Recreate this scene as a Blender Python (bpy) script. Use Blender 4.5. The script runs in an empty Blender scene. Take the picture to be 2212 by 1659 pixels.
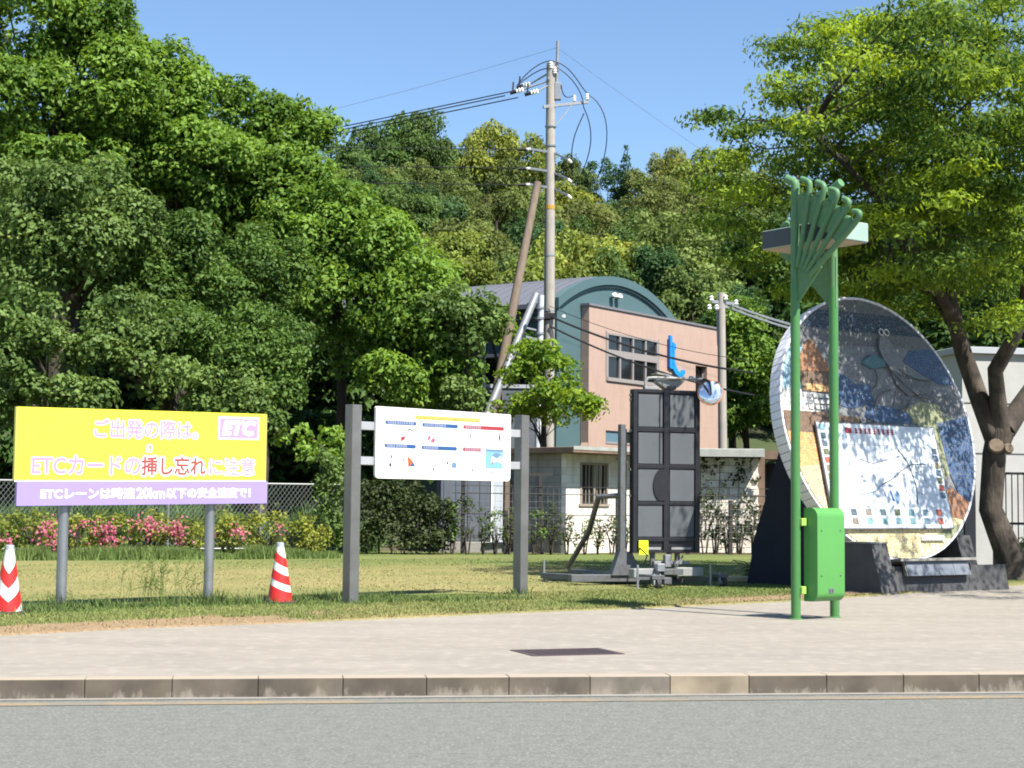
import bpy, math, random
import numpy as np
from mathutils import Matrix, Vector
R = math.radians
random.seed(7)
SC = bpy.context.scene
COL = SC.collection

# ------------------------------------------------------------------ camera, sky, sun, exposure
cam = bpy.data.cameras.new('camera')
cam.sensor_width = 36.0
cam.lens = 58.0
cam.clip_end = 3000
cam_o = bpy.data.objects.new('camera', cam)
COL.objects.link(cam_o)
cam_o.matrix_world = (Matrix.Translation((0, 0, 1.40)) @ Matrix.Rotation(R(94.1), 4, 'X') @ Matrix.Rotation(0.010, 4, 'Z'))
SC.camera = cam_o

SUN_AZ, SUN_EL = R(135), R(55)          # compass angle from +Y towards +X, height
world = bpy.data.worlds.new('World')
SC.world = world
world.use_nodes = True
wn = world.node_tree
bg = wn.nodes['Background']
sky = wn.nodes.new('ShaderNodeTexSky')
sky.sky_type = 'NISHITA'
sky.sun_disc = False
sky.sun_elevation = SUN_EL
sky.sun_rotation = SUN_AZ
sky.altitude = 0
sky.air_density = 1.0
sky.dust_density = 0.0
sky.ozone_density = 5.0
wn.links.new(sky.outputs[0], bg.inputs[0])
bg.inputs[1].default_value = 0.082
sun = bpy.data.lights.new('sun', 'SUN')
sun.energy = 5.0
sun.angle = R(0.53)
sun.color = (1.0, 0.95, 0.86)
sun_o = bpy.data.objects.new('sun', sun)
COL.objects.link(sun_o)
sd = Vector((math.sin(SUN_AZ) * math.cos(SUN_EL), math.cos(SUN_AZ) * math.cos(SUN_EL), math.sin(SUN_EL)))
sun_o.rotation_euler = (-sd).to_track_quat('-Z', 'Y').to_euler()
SC.view_settings.view_transform = 'Standard'
SC.view_settings.look = 'None'
SC.view_settings.exposure = 1.20
SC.view_settings.gamma = 1.0
SC.view_settings.use_curve_mapping = False
try:
    SC.cycles.use_adaptive_sampling = True
    SC.cycles.adaptive_threshold = 0.02
    SC.cycles.filter_width = 1.9
    SC.cycles.max_bounces = 6
    SC.cycles.diffuse_bounces = 3
    SC.cycles.transmission_bounces = 3
    SC.cycles.transparent_max_bounces = 4
    SC.cycles.use_denoising = True
    SC.cycles.denoiser = 'OPENIMAGEDENOISE'
    SC.cycles.caustics_reflective = False
    SC.cycles.caustics_refractive = False
except Exception:
    pass

# pixel of the photograph (2212 wide) at a distance Y -> point; used to read sizes and positions off the photo
_F = 3564.0
_CM = cam_o.matrix_world.to_3x3()
def P(px, py, Y):
    d = _CM @ Vector(((px - 1106) / _F, -(py - 829.5) / _F, -1.0))
    return Vector((0, 0, 1.4)) + d * (Y / d.y)

# ------------------------------------------------------------------ materials
def new_mat(name):
    m = bpy.data.materials.new(name)
    m.use_nodes = True
    return m, m.node_tree, m.node_tree.nodes['Principled BSDF']

def pbr(name, c, rough=0.6, c2=None, scale=4.0, detail=6.0, metal=0.0, bump=0.0, bscale=None, lo=0.35, hi=0.65, spec=0.4, stretch=None, c3=None, scale3=30.0, amt3=0.5):
    m, t, b = new_mat(name)
    b.inputs['Roughness'].default_value = rough
    b.inputs['Metallic'].default_value = metal
    b.inputs['Specular IOR Level'].default_value = spec
    b.inputs['Base Color'].default_value = (*c, 1)
    co = t.nodes.new('ShaderNodeTexCoord')
    src = co.outputs['Object']
    if stretch:
        mp = t.nodes.new('ShaderNodeMapping')
        mp.inputs['Scale'].default_value = stretch
        t.links.new(src, mp.inputs[0])
        src = mp.outputs[0]
    out = None
    if c2 is not None:
        n = t.nodes.new('ShaderNodeTexNoise')
        n.inputs['Scale'].default_value = scale
        n.inputs['Detail'].default_value = detail
        n.inputs['Roughness'].default_value = 0.62
        t.links.new(src, n.inputs['Vector'])
        mr = t.nodes.new('ShaderNodeMapRange')
        mr.inputs[1].default_value = lo
        mr.inputs[2].default_value = hi
        t.links.new(n.outputs[0], mr.inputs[0])
        mx = t.nodes.new('ShaderNodeMix')
        mx.data_type = 'RGBA'
        mx.inputs[6].default_value = (*c, 1)
        mx.inputs[7].default_value = (*c2, 1)
        t.links.new(mr.outputs[0], mx.inputs[0])
        out = mx.outputs[2]
        if c3 is not None:
            n3 = t.nodes.new('ShaderNodeTexNoise')
            n3.inputs['Scale'].default_value = scale3
            n3.inputs['Detail'].default_value = 3
            t.links.new(co.outputs['Object'], n3.inputs['Vector'])
            m3 = t.nodes.new('ShaderNodeMapRange')
            m3.inputs[1].default_value = 0.5
            m3.inputs[2].default_value = 0.72
            m3.inputs[4].default_value = amt3
            t.links.new(n3.outputs[0], m3.inputs[0])
            x3 = t.nodes.new('ShaderNodeMix')
            x3.data_type = 'RGBA'
            x3.inputs[7].default_value = (*c3, 1)
            t.links.new(out, x3.inputs[6])
            t.links.new(m3.outputs[0], x3.inputs[0])
            out = x3.outputs[2]
        t.links.new(out, b.inputs['Base Color'])
    if bump:
        nb = t.nodes.new('ShaderNodeTexNoise')
        nb.inputs['Scale'].default_value = bscale or scale * 6
        nb.inputs['Detail'].default_value = 5
        t.links.new(src, nb.inputs['Vector'])
        bp = t.nodes.new('ShaderNodeBump')
        bp.inputs['Strength'].default_value = bump
        bp.inputs['Distance'].default_value = 0.02
        t.links.new(nb.outputs[0], bp.inputs['Height'])
        t.links.new(bp.outputs[0], b.inputs['Normal'])
    return m

def leaf_mat(name, ca, cb, trans=0.3, use_obj=False, rough=0.55):
    """leaf colour runs from ca to cb by the per-leaf attribute 'tint'; hill trees multiply by the object's own colour"""
    m, t, b = new_mat(name)
    at = t.nodes.new('ShaderNodeAttribute')
    at.attribute_name = 'tint'
    mx = t.nodes.new('ShaderNodeMix')
    mx.data_type = 'RGBA'
    mx.inputs[6].default_value = (*ca, 1)
    mx.inputs[7].default_value = (*cb, 1)
    t.links.new(at.outputs['Fac'], mx.inputs[0])
    out = mx.outputs[2]
    if use_obj:
        oi = t.nodes.new('ShaderNodeObjectInfo')
        mu = t.nodes.new('ShaderNodeMix')
        mu.data_type = 'RGBA'
        mu.blend_type = 'MULTIPLY'
        mu.inputs[0].default_value = 1.0
        t.links.new(out, mu.inputs[6])
        t.links.new(oi.outputs['Color'], mu.inputs[7])
        out = mu.outputs[2]
    t.links.new(out, b.inputs['Base Color'])
    b.inputs['Roughness'].default_value = rough
    b.inputs['Specular IOR Level'].default_value = 0.16
    tr = t.nodes.new('ShaderNodeBsdfTranslucent')
    hs = t.nodes.new('ShaderNodeHueSaturation')
    hs.inputs['Hue'].default_value = 0.485
    hs.inputs['Saturation'].default_value = 1.1
    hs.inputs['Value'].default_value = 1.5
    t.links.new(out, hs.inputs['Color'])
    t.links.new(hs.outputs[0], tr.inputs['Color'])
    ms = t.nodes.new('ShaderNodeMixShader')
    ms.inputs[0].default_value = trans
    t.links.new(b.outputs[0], ms.inputs[1])
    t.links.new(tr.outputs[0], ms.inputs[2])
    t.links.new(ms.outputs[0], t.nodes['Material Output'].inputs[0])
    return m

def mosaic_mat(name, c, c2, scale=25.0, grout=(0.17, 0.165, 0.155)):
    m, t, b = new_mat(name)
    co = t.nodes.new('ShaderNodeTexCoord')
    v = t.nodes.new('ShaderNodeTexVoronoi')
    v.inputs['Scale'].default_value = scale
    v.inputs['Randomness'].default_value = 0.9
    t.links.new(co.outputs['Object'], v.inputs['Vector'])
    e = t.nodes.new('ShaderNodeTexVoronoi')
    e.feature = 'DISTANCE_TO_EDGE'
    e.inputs['Scale'].default_value = scale
    e.inputs['Randomness'].default_value = 0.9
    t.links.new(co.outputs['Object'], e.inputs['Vector'])
    sp = t.nodes.new('ShaderNodeSeparateColor')
    t.links.new(v.outputs['Color'], sp.inputs[0])
    mx = t.nodes.new('ShaderNodeMix')
    mx.data_type = 'RGBA'
    mx.inputs[6].default_value = (*c, 1)
    mx.inputs[7].default_value = (*c2, 1)
    t.links.new(sp.outputs[0], mx.inputs[0])
    cp = t.nodes.new('ShaderNodeMapRange')
    cp.inputs[1].default_value = 0.02
    cp.inputs[2].default_value = 0.07
    t.links.new(e.outputs['Distance'], cp.inputs[0])
    mg = t.nodes.new('ShaderNodeMix')
    mg.data_type = 'RGBA'
    mg.inputs[6].default_value = (*grout, 1)
    t.links.new(mx.outputs[2], mg.inputs[7])
    t.links.new(cp.outputs[0], mg.inputs[0])
    t.links.new(mg.outputs[2], b.inputs['Base Color'])
    bp = t.nodes.new('ShaderNodeBump')
    bp.inputs['Strength'].default_value = 0.5
    bp.inputs['Distance'].default_value = 0.006
    t.links.new(cp.outputs[0], bp.inputs['Height'])
    t.links.new(bp.outputs[0], b.inputs['Normal'])
    b.inputs['Roughness'].default_value = 0.55
    b.inputs['Specular IOR Level'].default_value = 0.3
    return m

def brick_mat(name, c1, c2, mortar, w, h, axes='xz', rough=0.8, msize=0.012, dirt=None):
    m, t, b = new_mat(name)
    co = t.nodes.new('ShaderNodeTexCoord')
    s = t.nodes.new('ShaderNodeSeparateXYZ')
    t.links.new(co.outputs['Object'], s.inputs[0])
    cb = t.nodes.new('ShaderNodeCombineXYZ')
    ix = {'x': 0, 'y': 1, 'z': 2}
    t.links.new(s.outputs[ix[axes[0]]], cb.inputs[0])
    t.links.new(s.outputs[ix[axes[1]]], cb.inputs[1])
    br = t.nodes.new('ShaderNodeTexBrick')
    br.inputs['Color1'].default_value = (*c1, 1)
    br.inputs['Color2'].default_value = (*c2, 1)
    br.inputs['Mortar'].default_value = (*mortar, 1)
    br.inputs['Scale'].default_value = 1.0
    br.inputs['Mortar Size'].default_value = msize
    br.inputs['Brick Width'].default_value = w
    br.inputs['Row Height'].default_value = h
    t.links.new(cb.outputs[0], br.inputs['Vector'])
    out = br.outputs[0]
    if dirt:
        n = t.nodes.new('ShaderNodeTexNoise')
        n.inputs['Scale'].default_value = 1.6
        n.inputs['Detail'].default_value = 7
        mp = t.nodes.new('ShaderNodeMapping')
        mp.inputs['Scale'].default_value = (1.5, 1.5, 0.6)
        t.links.new(co.outputs['Object'], mp.inputs[0])
        t.links.new(mp.outputs[0], n.inputs['Vector'])
        mr = t.nodes.new('ShaderNodeMapRange')
        mr.inputs[1].default_value = 0.5
        mr.inputs[2].default_value = 0.72
        t.links.new(n.outputs[0], mr.inputs[0])
        mx = t.nodes.new('ShaderNodeMix')
        mx.data_type = 'RGBA'
        mx.inputs[7].default_value = (*dirt, 1)
        t.links.new(out, mx.inputs[6])
        t.links.new(mr.outputs[0], mx.inputs[0])
        out = mx.outputs[2]
    t.links.new(out, b.inputs['Base Color'])
    b.inputs['Roughness'].default_value = rough
    return m

def attr_mat(name, attr, rough=0.9, noise=0.25, nscale=30.0, trans=0.0, bump=0.0, vary=(0.75, 1.3)):
    m, t, b = new_mat(name)
    a = t.nodes.new('ShaderNodeAttribute')
    a.attribute_name = attr
    out = a.outputs['Color']
    if noise:
        co = t.nodes.new('ShaderNodeTexCoord')
        n = t.nodes.new('ShaderNodeTexNoise')
        n.inputs['Scale'].default_value = nscale
        n.inputs['Detail'].default_value = 6
        t.links.new(co.outputs['Object'], n.inputs['Vector'])
        mr = t.nodes.new('ShaderNodeMapRange')
        mr.inputs[1].default_value = 0.3
        mr.inputs[2].default_value = 0.7
        mr.inputs[3].default_value = vary[0]
        mr.inputs[4].default_value = vary[1]
        t.links.new(n.outputs[0], mr.inputs[0])
        mu = t.nodes.new('ShaderNodeVectorMath')
        mu.operation = 'SCALE'
        t.links.new(out, mu.inputs[0])
        t.links.new(mr.outputs[0], mu.inputs['Scale'])
        out = mu.outputs[0]
        if bump:
            bp = t.nodes.new('ShaderNodeBump')
            bp.inputs['Strength'].default_value = bump
            bp.inputs['Distance'].default_value = 0.03
            t.links.new(n.outputs[0], bp.inputs['Height'])
            t.links.new(bp.outputs[0], b.inputs['Normal'])
    t.links.new(out, b.inputs['Base Color'])
    b.inputs['Roughness'].default_value = rough
    b.inputs['Specular IOR Level'].default_value = 0.2
    return m

M = {}
M['asphalt'] = pbr('asphalt', (0.112, 0.115, 0.101), 0.9, (0.160, 0.164, 0.146), scale=9, detail=9, bump=0.6, bscale=110, lo=.3, hi=.7, c3=(0.27, 0.277, 0.255), scale3=42, amt3=0.75)
M['pavement'] = pbr('pavement', (0.214, 0.192, 0.162), 0.88, (0.258, 0.231, 0.195), scale=1.1, detail=9, stretch=(0.6, 1.6, 1), bump=0.3, bscale=60, c3=(0.33, 0.30, 0.255), scale3=7, amt3=0.6)
M['kerb_top'] = pbr('kerb_top', (0.36, 0.31, 0.25), 0.9, (0.42, 0.37, 0.3), scale=6)
M['gutter'] = pbr('gutter', (0.23, 0.22, 0.20), 0.9, (0.15, 0.14, 0.125), scale=5, lo=0.5, hi=0.75)
M['soil'] = pbr('soil', (0.055, 0.06, 0.03), 0.95, (0.04, 0.06, 0.02), scale=0.4)
M['steel'] = pbr('steel', (0.30, 0.31, 0.33), 0.42, (0.24, 0.25, 0.27), scale=3, metal=0.65)
M['galv'] = pbr('galv', (0.30, 0.315, 0.335), 0.5, (0.24, 0.25, 0.27), scale=8, metal=0.45)
M['bronze_post'] = pbr('bronze_post', (0.22, 0.215, 0.21), 0.42, (0.17, 0.165, 0.16), scale=3, metal=0.6)
M['rail'] = pbr('rail', (0.5, 0.5, 0.52), 0.42, (0.44, 0.44, 0.46), scale=4, metal=0.5)
M['yellow'] = pbr('yellow', (0.78, 0.74, 0.055), 0.4, (0.76, 0.72, 0.06), scale=1.5)
M['lilac'] = pbr('lilac', (0.315, 0.245, 0.52), 0.4, (0.295, 0.225, 0.49), scale=2)
M['lilac_ink'] = pbr('lilac_ink', (0.43, 0.265, 0.38), 0.5, (0.38, 0.24, 0.40), scale=3)
M['lilac_logo'] = pbr('lilac_logo', (0.36, 0.255, 0.46), 0.5)
M['pale_print'] = pbr('pale_print', (0.34, 0.36, 0.44), 0.5)
M['red_ink'] = pbr('red_ink', (0.30, 0.06, 0.06), 0.5, (0.34, 0.07, 0.06), scale=5)
M['white_ink'] = pbr('white_ink', (0.9, 0.9, 0.88), 0.45)
M['brown_ink'] = pbr('brown_ink', (0.33, 0.22, 0.05), 0.5)
M['blue_ink'] = pbr('blue_ink', (0.025, 0.085, 0.24), 0.5)
M['pale_blue_ink'] = pbr('pale_blue_ink', (0.13, 0.205, 0.34), 0.5)
M['crimson_ink'] = pbr('crimson_ink', (0.32, 0.035, 0.045), 0.5)
M['pink_ink'] = pbr('pink_ink', (0.36, 0.09, 0.16), 0.5)
M['grey_ink'] = pbr('grey_ink', (0.20, 0.20, 0.225), 0.5)
M['dark_ink'] = pbr('dark_ink', (0.06, 0.06, 0.075), 0.5)
M['cyan_ink'] = pbr('cyan_ink', (0.175, 0.365, 0.42), 0.5)
M['pale_yellow'] = pbr('pale_yellow', (0.50, 0.40, 0.10), 0.5)
M['orange_ink'] = pbr('orange_ink', (0.48, 0.10, 0.035), 0.5)
M['white_board'] = pbr('white_board', (0.82, 0.82, 0.80), 0.35, (0.79, 0.79, 0.78), scale=2)
M['cone_red'] = pbr('cone_red', (0.62, 0.02, 0.02), 0.5, (0.5, 0.025, 0.02), scale=6)
M['cone_white'] = pbr('cone_white', (0.74, 0.73, 0.70), 0.5, (0.58, 0.57, 0.53), scale=7)
M['rubber'] = pbr('rubber', (0.03, 0.03, 0.032), 0.8, (0.05, 0.045, 0.04), scale=10)
M['black_paint'] = pbr('black_paint', (0.013, 0.013, 0.018), 0.4, (0.02, 0.02, 0.024), scale=5)
M['led_face'] = pbr('led_face', (0.085, 0.095, 0.108), 0.55, (0.10, 0.108, 0.12), scale=2.0, bump=0.1, bscale=200)
M['led_dark'] = pbr('led_dark', (0.04, 0.045, 0.052), 0.5)
M['grey_paint'] = pbr('grey_paint', (0.12, 0.125, 0.135), 0.5, (0.09, 0.095, 0.10), scale=5, c3=(0.07, 0.05, 0.035), scale3=14, amt3=0.5)
M['light_grey'] = pbr('light_grey', (0.30, 0.30, 0.30), 0.5, (0.23, 0.23, 0.225), scale=6)
M['fluor'] = pbr('fluor', (0.78, 0.9, 0.02), 0.5)
M['green_paint'] = pbr('green_paint', (0.062, 0.20, 0.055), 0.34, (0.055, 0.18, 0.055), scale=3, spec=0.45, c3=(0.085, 0.20, 0.065), scale3=18, amt3=0.4)
M['green_box'] = pbr('green_box', (0.088, 0.285, 0.070), 0.36, (0.08, 0.265, 0.068), scale=3, spec=0.4)
M['green_old'] = pbr('green_old', (0.085, 0.20, 0.085), 0.55, (0.10, 0.215, 0.10), scale=5, c3=(0.14, 0.23, 0.13), scale3=16, amt3=0.5, spec=0.3)
M['clamp'] = pbr('clamp', (0.30, 0.50, 0.10), 0.5)
M['slab_paint'] = pbr('slab_paint', (0.30, 0.40, 0.35), 0.5, (0.26, 0.36, 0.32), scale=3)
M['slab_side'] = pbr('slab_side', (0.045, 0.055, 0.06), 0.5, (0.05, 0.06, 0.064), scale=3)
M['slab_under'] = pbr('slab_under', (0.42, 0.33, 0.26), 0.7, (0.3, 0.24, 0.19), scale=18)
M['concrete'] = pbr('concrete', (0.30, 0.29, 0.27), 0.9, (0.22, 0.21, 0.195), scale=2.5, bump=0.3, c3=(0.12, 0.115, 0.10), scale3=5, amt3=0.6)
M['dark_concrete'] = pbr('dark_concrete', (0.055, 0.056, 0.060), 0.85, (0.072, 0.072, 0.074), scale=3, bump=0.3)
M['navy_wall'] = pbr('navy_wall', (0.010, 0.012, 0.020), 0.85, (0.014, 0.016, 0.025), scale=3)
M['tile_white'] = pbr('tile_white', (0.70, 0.69, 0.72), 0.22, (0.60, 0.59, 0.63), scale=5, spec=0.5)
M['grout'] = pbr('grout', (0.2, 0.2, 0.2), 0.9)
M['plate_grey'] = pbr('plate_grey', (0.15, 0.165, 0.19), 0.4, (0.13, 0.145, 0.17), scale=3)
M['map_white'] = pbr('map_white', (0.52, 0.57, 0.63), 0.35, (0.56, 0.60, 0.65), scale=3)
M['pole_concrete'] = pbr('pole_concrete', (0.36, 0.325, 0.28), 0.85, (0.30, 0.275, 0.245), scale=1.2, stretch=(3, 3, 0.5), c3=(0.2, 0.185, 0.165), scale3=4, amt3=0.35)
M['pole_wood'] = pbr('pole_wood', (0.20, 0.155, 0.115), 0.9, (0.14, 0.105, 0.08), scale=3, stretch=(4, 4, 0.4))
M['wire'] = pbr('wire', (0.015, 0.015, 0.017), 0.6)
M['porcelain'] = pbr('porcelain', (0.82, 0.80, 0.76), 0.25)
M['tape'] = pbr('tape', (0.42, 0.24, 0.03), 0.5)
M['pvc'] = pbr('pvc', (0.55, 0.57, 0.62), 0.4, (0.48, 0.5, 0.55), scale=3)
M['brown_tile'] = brick_mat('brown_tile', (0.375, 0.262, 0.212), (0.395, 0.278, 0.226), (0.335, 0.235, 0.19), 0.10, 0.45, rough=0.7, msize=0.006, dirt=(0.345, 0.238, 0.192))
M['teal_wall'] = pbr('teal_wall', (0.060, 0.112, 0.122), 0.7, (0.066, 0.120, 0.130), scale=1.5)
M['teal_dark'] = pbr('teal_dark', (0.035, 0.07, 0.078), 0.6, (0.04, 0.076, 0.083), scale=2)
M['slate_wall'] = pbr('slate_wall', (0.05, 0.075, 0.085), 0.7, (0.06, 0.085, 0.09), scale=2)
M['roof_metal'] = pbr('roof_metal', (0.16, 0.165, 0.19), 0.5, (0.145, 0.15, 0.175), scale=2, metal=0.2)
M['cap_metal'] = pbr('cap_metal', (0.16, 0.16, 0.175), 0.5)
M['window_frame'] = pbr('window_frame', (0.26, 0.235, 0.225), 0.5)
M['glass_dark'] = pbr('glass_dark', (0.012, 0.013, 0.016), 0.06, spec=0.5)
M['glass_blue'] = pbr('glass_blue', (0.10, 0.17, 0.22), 0.15)
M['logo_blue'] = pbr('logo_blue', (0.010, 0.20, 0.62), 0.4, (0.018, 0.27, 0.70), scale=2)
M['logo_navy'] = pbr('logo_navy', (0.02, 0.06, 0.25), 0.4)
M['hut_white'] = brick_mat('hut_white', (0.76, 0.71, 0.64), (0.79, 0.74, 0.67), (0.66, 0.61, 0.55), 0.39, 0.19, dirt=(0.46, 0.40, 0.33))
M['hut_grey'] = brick_mat('hut_grey', (0.27, 0.25, 0.225), (0.31, 0.285, 0.26), (0.2, 0.185, 0.17), 0.39, 0.19, axes='yz', dirt=(0.10, 0.095, 0.09))
M['hut_roof'] = pbr('hut_roof', (0.13, 0.085, 0.06), 0.85, (0.19, 0.13, 0.095), scale=3)
M['fascia_pale'] = pbr('fascia_pale', (0.36, 0.37, 0.35), 0.7, (0.28, 0.29, 0.27), scale=4)
M['sill_brown'] = pbr('sill_brown', (0.30, 0.25, 0.20), 0.7)
M['shed_slate'] = pbr('shed_slate', (0.11, 0.125, 0.15), 0.6, (0.09, 0.10, 0.125), scale=2)
M['shed_white'] = pbr('shed_white', (0.5, 0.53, 0.57), 0.5, (0.42, 0.45, 0.5), scale=3)
M['fence_dark'] = pbr('fence_dark', (0.03, 0.027, 0.026), 0.7)
M['fence_wire'] = pbr('fence_wire', (0.22, 0.23, 0.23), 0.5, metal=0.4)
M['grey_wall'] = pbr('grey_wall', (0.40, 0.40, 0.39), 0.85, (0.35, 0.35, 0.34), scale=1.5)
M['iron'] = pbr('iron', (0.065, 0.045, 0.05), 0.6, (0.09, 0.065, 0.065), scale=20, metal=0.3)
M['mirror'] = pbr('mirror', (0.62, 0.72, 0.92), 0.08, (0.80, 0.84, 0.92), scale=2.5, metal=0.6)
M['mirror_rim'] = pbr('mirror_rim', (0.50, 0.20, 0.10), 0.4)
M['plank'] = pbr('plank', (0.62, 0.50, 0.28), 0.7, (0.55, 0.43, 0.24), scale=5)
M['rock'] = pbr('rock', (0.45, 0.43, 0.40), 0.9, (0.34, 0.32, 0.3), scale=5, bump=0.5)
M['bark'] = pbr('bark', (0.062, 0.048, 0.039), 0.95, (0.034, 0.028, 0.023), scale=3, stretch=(3, 3, 0.7), bump=0.9, bscale=9, c3=(0.15, 0.125, 0.10), scale3=2.2, amt3=0.6)
M['bark_dark'] = pbr('bark_dark', (0.038, 0.032, 0.027), 0.95, (0.06, 0.05, 0.04), scale=4, stretch=(3, 3, 0.6))
M['bark_cut'] = pbr('bark_cut', (0.17, 0.13, 0.09), 0.9, (0.11, 0.085, 0.06), scale=8)
M['cap_grey'] = pbr('cap_grey', (0.35, 0.37, 0.4), 0.5)
M['orange_line'] = pbr('orange_line', (0.25, 0.185, 0.110), 0.9, (0.165, 0.155, 0.130), scale=1.6, lo=0.40, hi=0.58, c3=(0.14, 0.14, 0.12), scale3=22, amt3=1.0)
M['ground_paint'] = attr_mat('lawn', 'col', nscale=26, vary=(0.72, 1.28), bump=0.6)
M['blade'] = attr_mat('blade', 'col', noise=0, rough=0.7)
M['leaf_big'] = leaf_mat('leaf_big', (0.045, 0.100, 0.015), (0.195, 0.315, 0.055), 0.36)
M['leaf_olive'] = leaf_mat('leaf_olive', (0.046, 0.088, 0.022), (0.168, 0.250, 0.070), 0.30)
M['leaf_deep'] = leaf_mat('leaf_deep', (0.032, 0.072, 0.017), (0.125, 0.210, 0.045), 0.32)
M['leaf_lime'] = leaf_mat('leaf_lime', (0.050, 0.12, 0.016), (0.215, 0.315, 0.035), 0.35)
M['leaf_maple'] = leaf_mat('leaf_maple', (0.034, 0.082, 0.020), (0.27, 0.375, 0.040), 0.36, rough=0.7)
M['leaf_hill'] = leaf_mat('leaf_hill', (0.62, 0.66, 0.62), (1.55, 1.55, 1.45), 0.32, use_obj=True, rough=0.7)
M['leaf_hedge'] = leaf_mat('leaf_hedge', (0.022, 0.036, 0.012), (0.075, 0.10, 0.036), 0.2)
M['leaf_azalea'] = leaf_mat('leaf_azalea', (0.095, 0.135, 0.026), (0.30, 0.32, 0.06), 0.32)
M['petal'] = leaf_mat('petal', (0.40, 0.065, 0.15), (0.56, 0.21, 0.25), 0.3)
M['weed'] = leaf_mat('weed', (0.05, 0.10, 0.02), (0.17, 0.22, 0.06), 0.3)
M['mos_navy'] = mosaic_mat('mos_navy', (0.010, 0.028, 0.06), (0.022, 0.05, 0.09))
M['mos_blue'] = mosaic_mat('mos_blue', (0.022, 0.06, 0.14), (0.045, 0.10, 0.21))
M['mos_grey'] = mosaic_mat('mos_grey', (0.135, 0.14, 0.155), (0.21, 0.215, 0.23))
M['mos_dgrey'] = mosaic_mat('mos_dgrey', (0.085, 0.092, 0.105), (0.135, 0.14, 0.15))
M['mos_sky'] = mosaic_mat('mos_sky', (0.22, 0.40, 0.52), (0.36, 0.52, 0.60))
M['mos_brown'] = mosaic_mat('mos_brown', (0.26, 0.11, 0.05), (0.38, 0.18, 0.085))
M['mos_dbrown'] = mosaic_mat('mos_dbrown', (0.11, 0.065, 0.04), (0.18, 0.10, 0.055))
M['mos_white'] = mosaic_mat('mos_white', (0.56, 0.55, 0.53), (0.66, 0.65, 0.62))
M['mos_orange'] = mosaic_mat('mos_orange', (0.55, 0.27, 0.09), (0.66, 0.38, 0.15))
M['mos_sand'] = mosaic_mat('mos_sand', (0.55, 0.37, 0.22), (0.64, 0.46, 0.29))
M['mos_cream'] = mosaic_mat('mos_cream', (0.66, 0.53, 0.26), (0.76, 0.64, 0.36), scale=20)
M['mos_green'] = mosaic_mat('mos_green', (0.17, 0.19, 0.10), (0.30, 0.31, 0.17))
M['mos_teal'] = mosaic_mat('mos_teal', (0.03, 0.12, 0.15), (0.06, 0.18, 0.21))
M['mos_line'] = mosaic_mat('mos_line', (0.03, 0.035, 0.04), (0.06, 0.065, 0.07))

# kerb face: grimy concrete with pale efflorescence rising from the foot; the stone's own tone comes from its object colour
def kerb_mat():
    m, t, b = new_mat('kerb_stone')
    co = t.nodes.new('ShaderNodeTexCoord')
    ge = t.nodes.new('ShaderNodeNewGeometry')
    sp = t.nodes.new('ShaderNodeSeparateXYZ')
    t.links.new(ge.outputs['Position'], sp.inputs[0])
    n = t.nodes.new('ShaderNodeTexNoise')
    n.inputs['Scale'].default_value = 7
    n.inputs['Detail'].default_value = 7
    n.inputs['Roughness'].default_value = 0.7
    mp = t.nodes.new('ShaderNodeMapping')
    mp.inputs['Scale'].default_value = (1, 1, 0.45)
    t.links.new(ge.outputs['Position'], mp.inputs[0])
    t.links.new(mp.outputs[0], n.inputs['Vector'])
    a = t.nodes.new('ShaderNodeMath')            # noise minus height
    a.operation = 'MULTIPLY_ADD'
    a.inputs[1].default_value = -1.9
    t.links.new(sp.outputs[2], a.inputs[0])
    t.links.new(n.outputs[0], a.inputs[2])
    mr = t.nodes.new('ShaderNodeMapRange')
    mr.inputs[1].default_value = 0.44
    mr.inputs[2].default_value = 0.56
    mr.inputs[4].default_value = 0.75
    t.links.new(a.outputs[0], mr.inputs[0])
    oi = t.nodes.new('ShaderNodeObjectInfo')
    v = t.nodes.new('ShaderNodeMix')
    v.data_type = 'RGBA'
    v.blend_type = 'MULTIPLY'
    v.inputs[0].default_value = 1
    n2 = t.nodes.new('ShaderNodeTexNoise')
    n2.inputs['Scale'].default_value = 3.5
    n2.inputs['Detail'].default_value = 8
    t.links.new(ge.outputs['Position'], n2.inputs['Vector'])
    r2 = t.nodes.new('ShaderNodeMapRange')
    r2.inputs[1].default_value = 0.3
    r2.inputs[2].default_value = 0.7
    r2.inputs[3].default_value = 0.65
    r2.inputs[4].default_value = 1.35
    t.links.new(n2.outputs[0], r2.inputs[0])
    t.links.new(oi.outputs['Color'], v.inputs[6])
    t.links.new(r2.outputs[0], v.inputs[7])
    mx = t.nodes.new('ShaderNodeMix')
    mx.data_type = 'RGBA'
    mx.inputs[7].default_value = (0.25, 0.22, 0.18, 1)
    t.links.new(v.outputs[2], mx.inputs[6])
    t.links.new(mr.outputs[0], mx.inputs[0])
    # worn, clean upper edge
    up = t.nodes.new('ShaderNodeMapRange')
    up.inputs[1].default_value = 0.128
    up.inputs[2].default_value = 0.134
    t.links.new(sp.outputs[2], up.inputs[0])
    m2 = t.nodes.new('ShaderNodeMix')
    m2.data_type = 'RGBA'
    m2.inputs[7].default_value = (0.29, 0.245, 0.19, 1)
    t.links.new(mx.outputs[2], m2.inputs[6])
    t.links.new(up.outputs[0], m2.inputs[0])
    t.links.new(m2.outputs[2], b.inputs['Base Color'])
    b.inputs['Roughness'].default_value = 0.9
    bp = t.nodes.new('ShaderNodeBump')
    bp.inputs['Strength'].default_value = 0.5
    bp.inputs['Distance'].default_value = 0.01
    t.links.new(n.outputs[0], bp.inputs['Height'])
    t.links.new(bp.outputs[0], b.inputs['Normal'])
    return m
M['kerb'] = kerb_mat()

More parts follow.
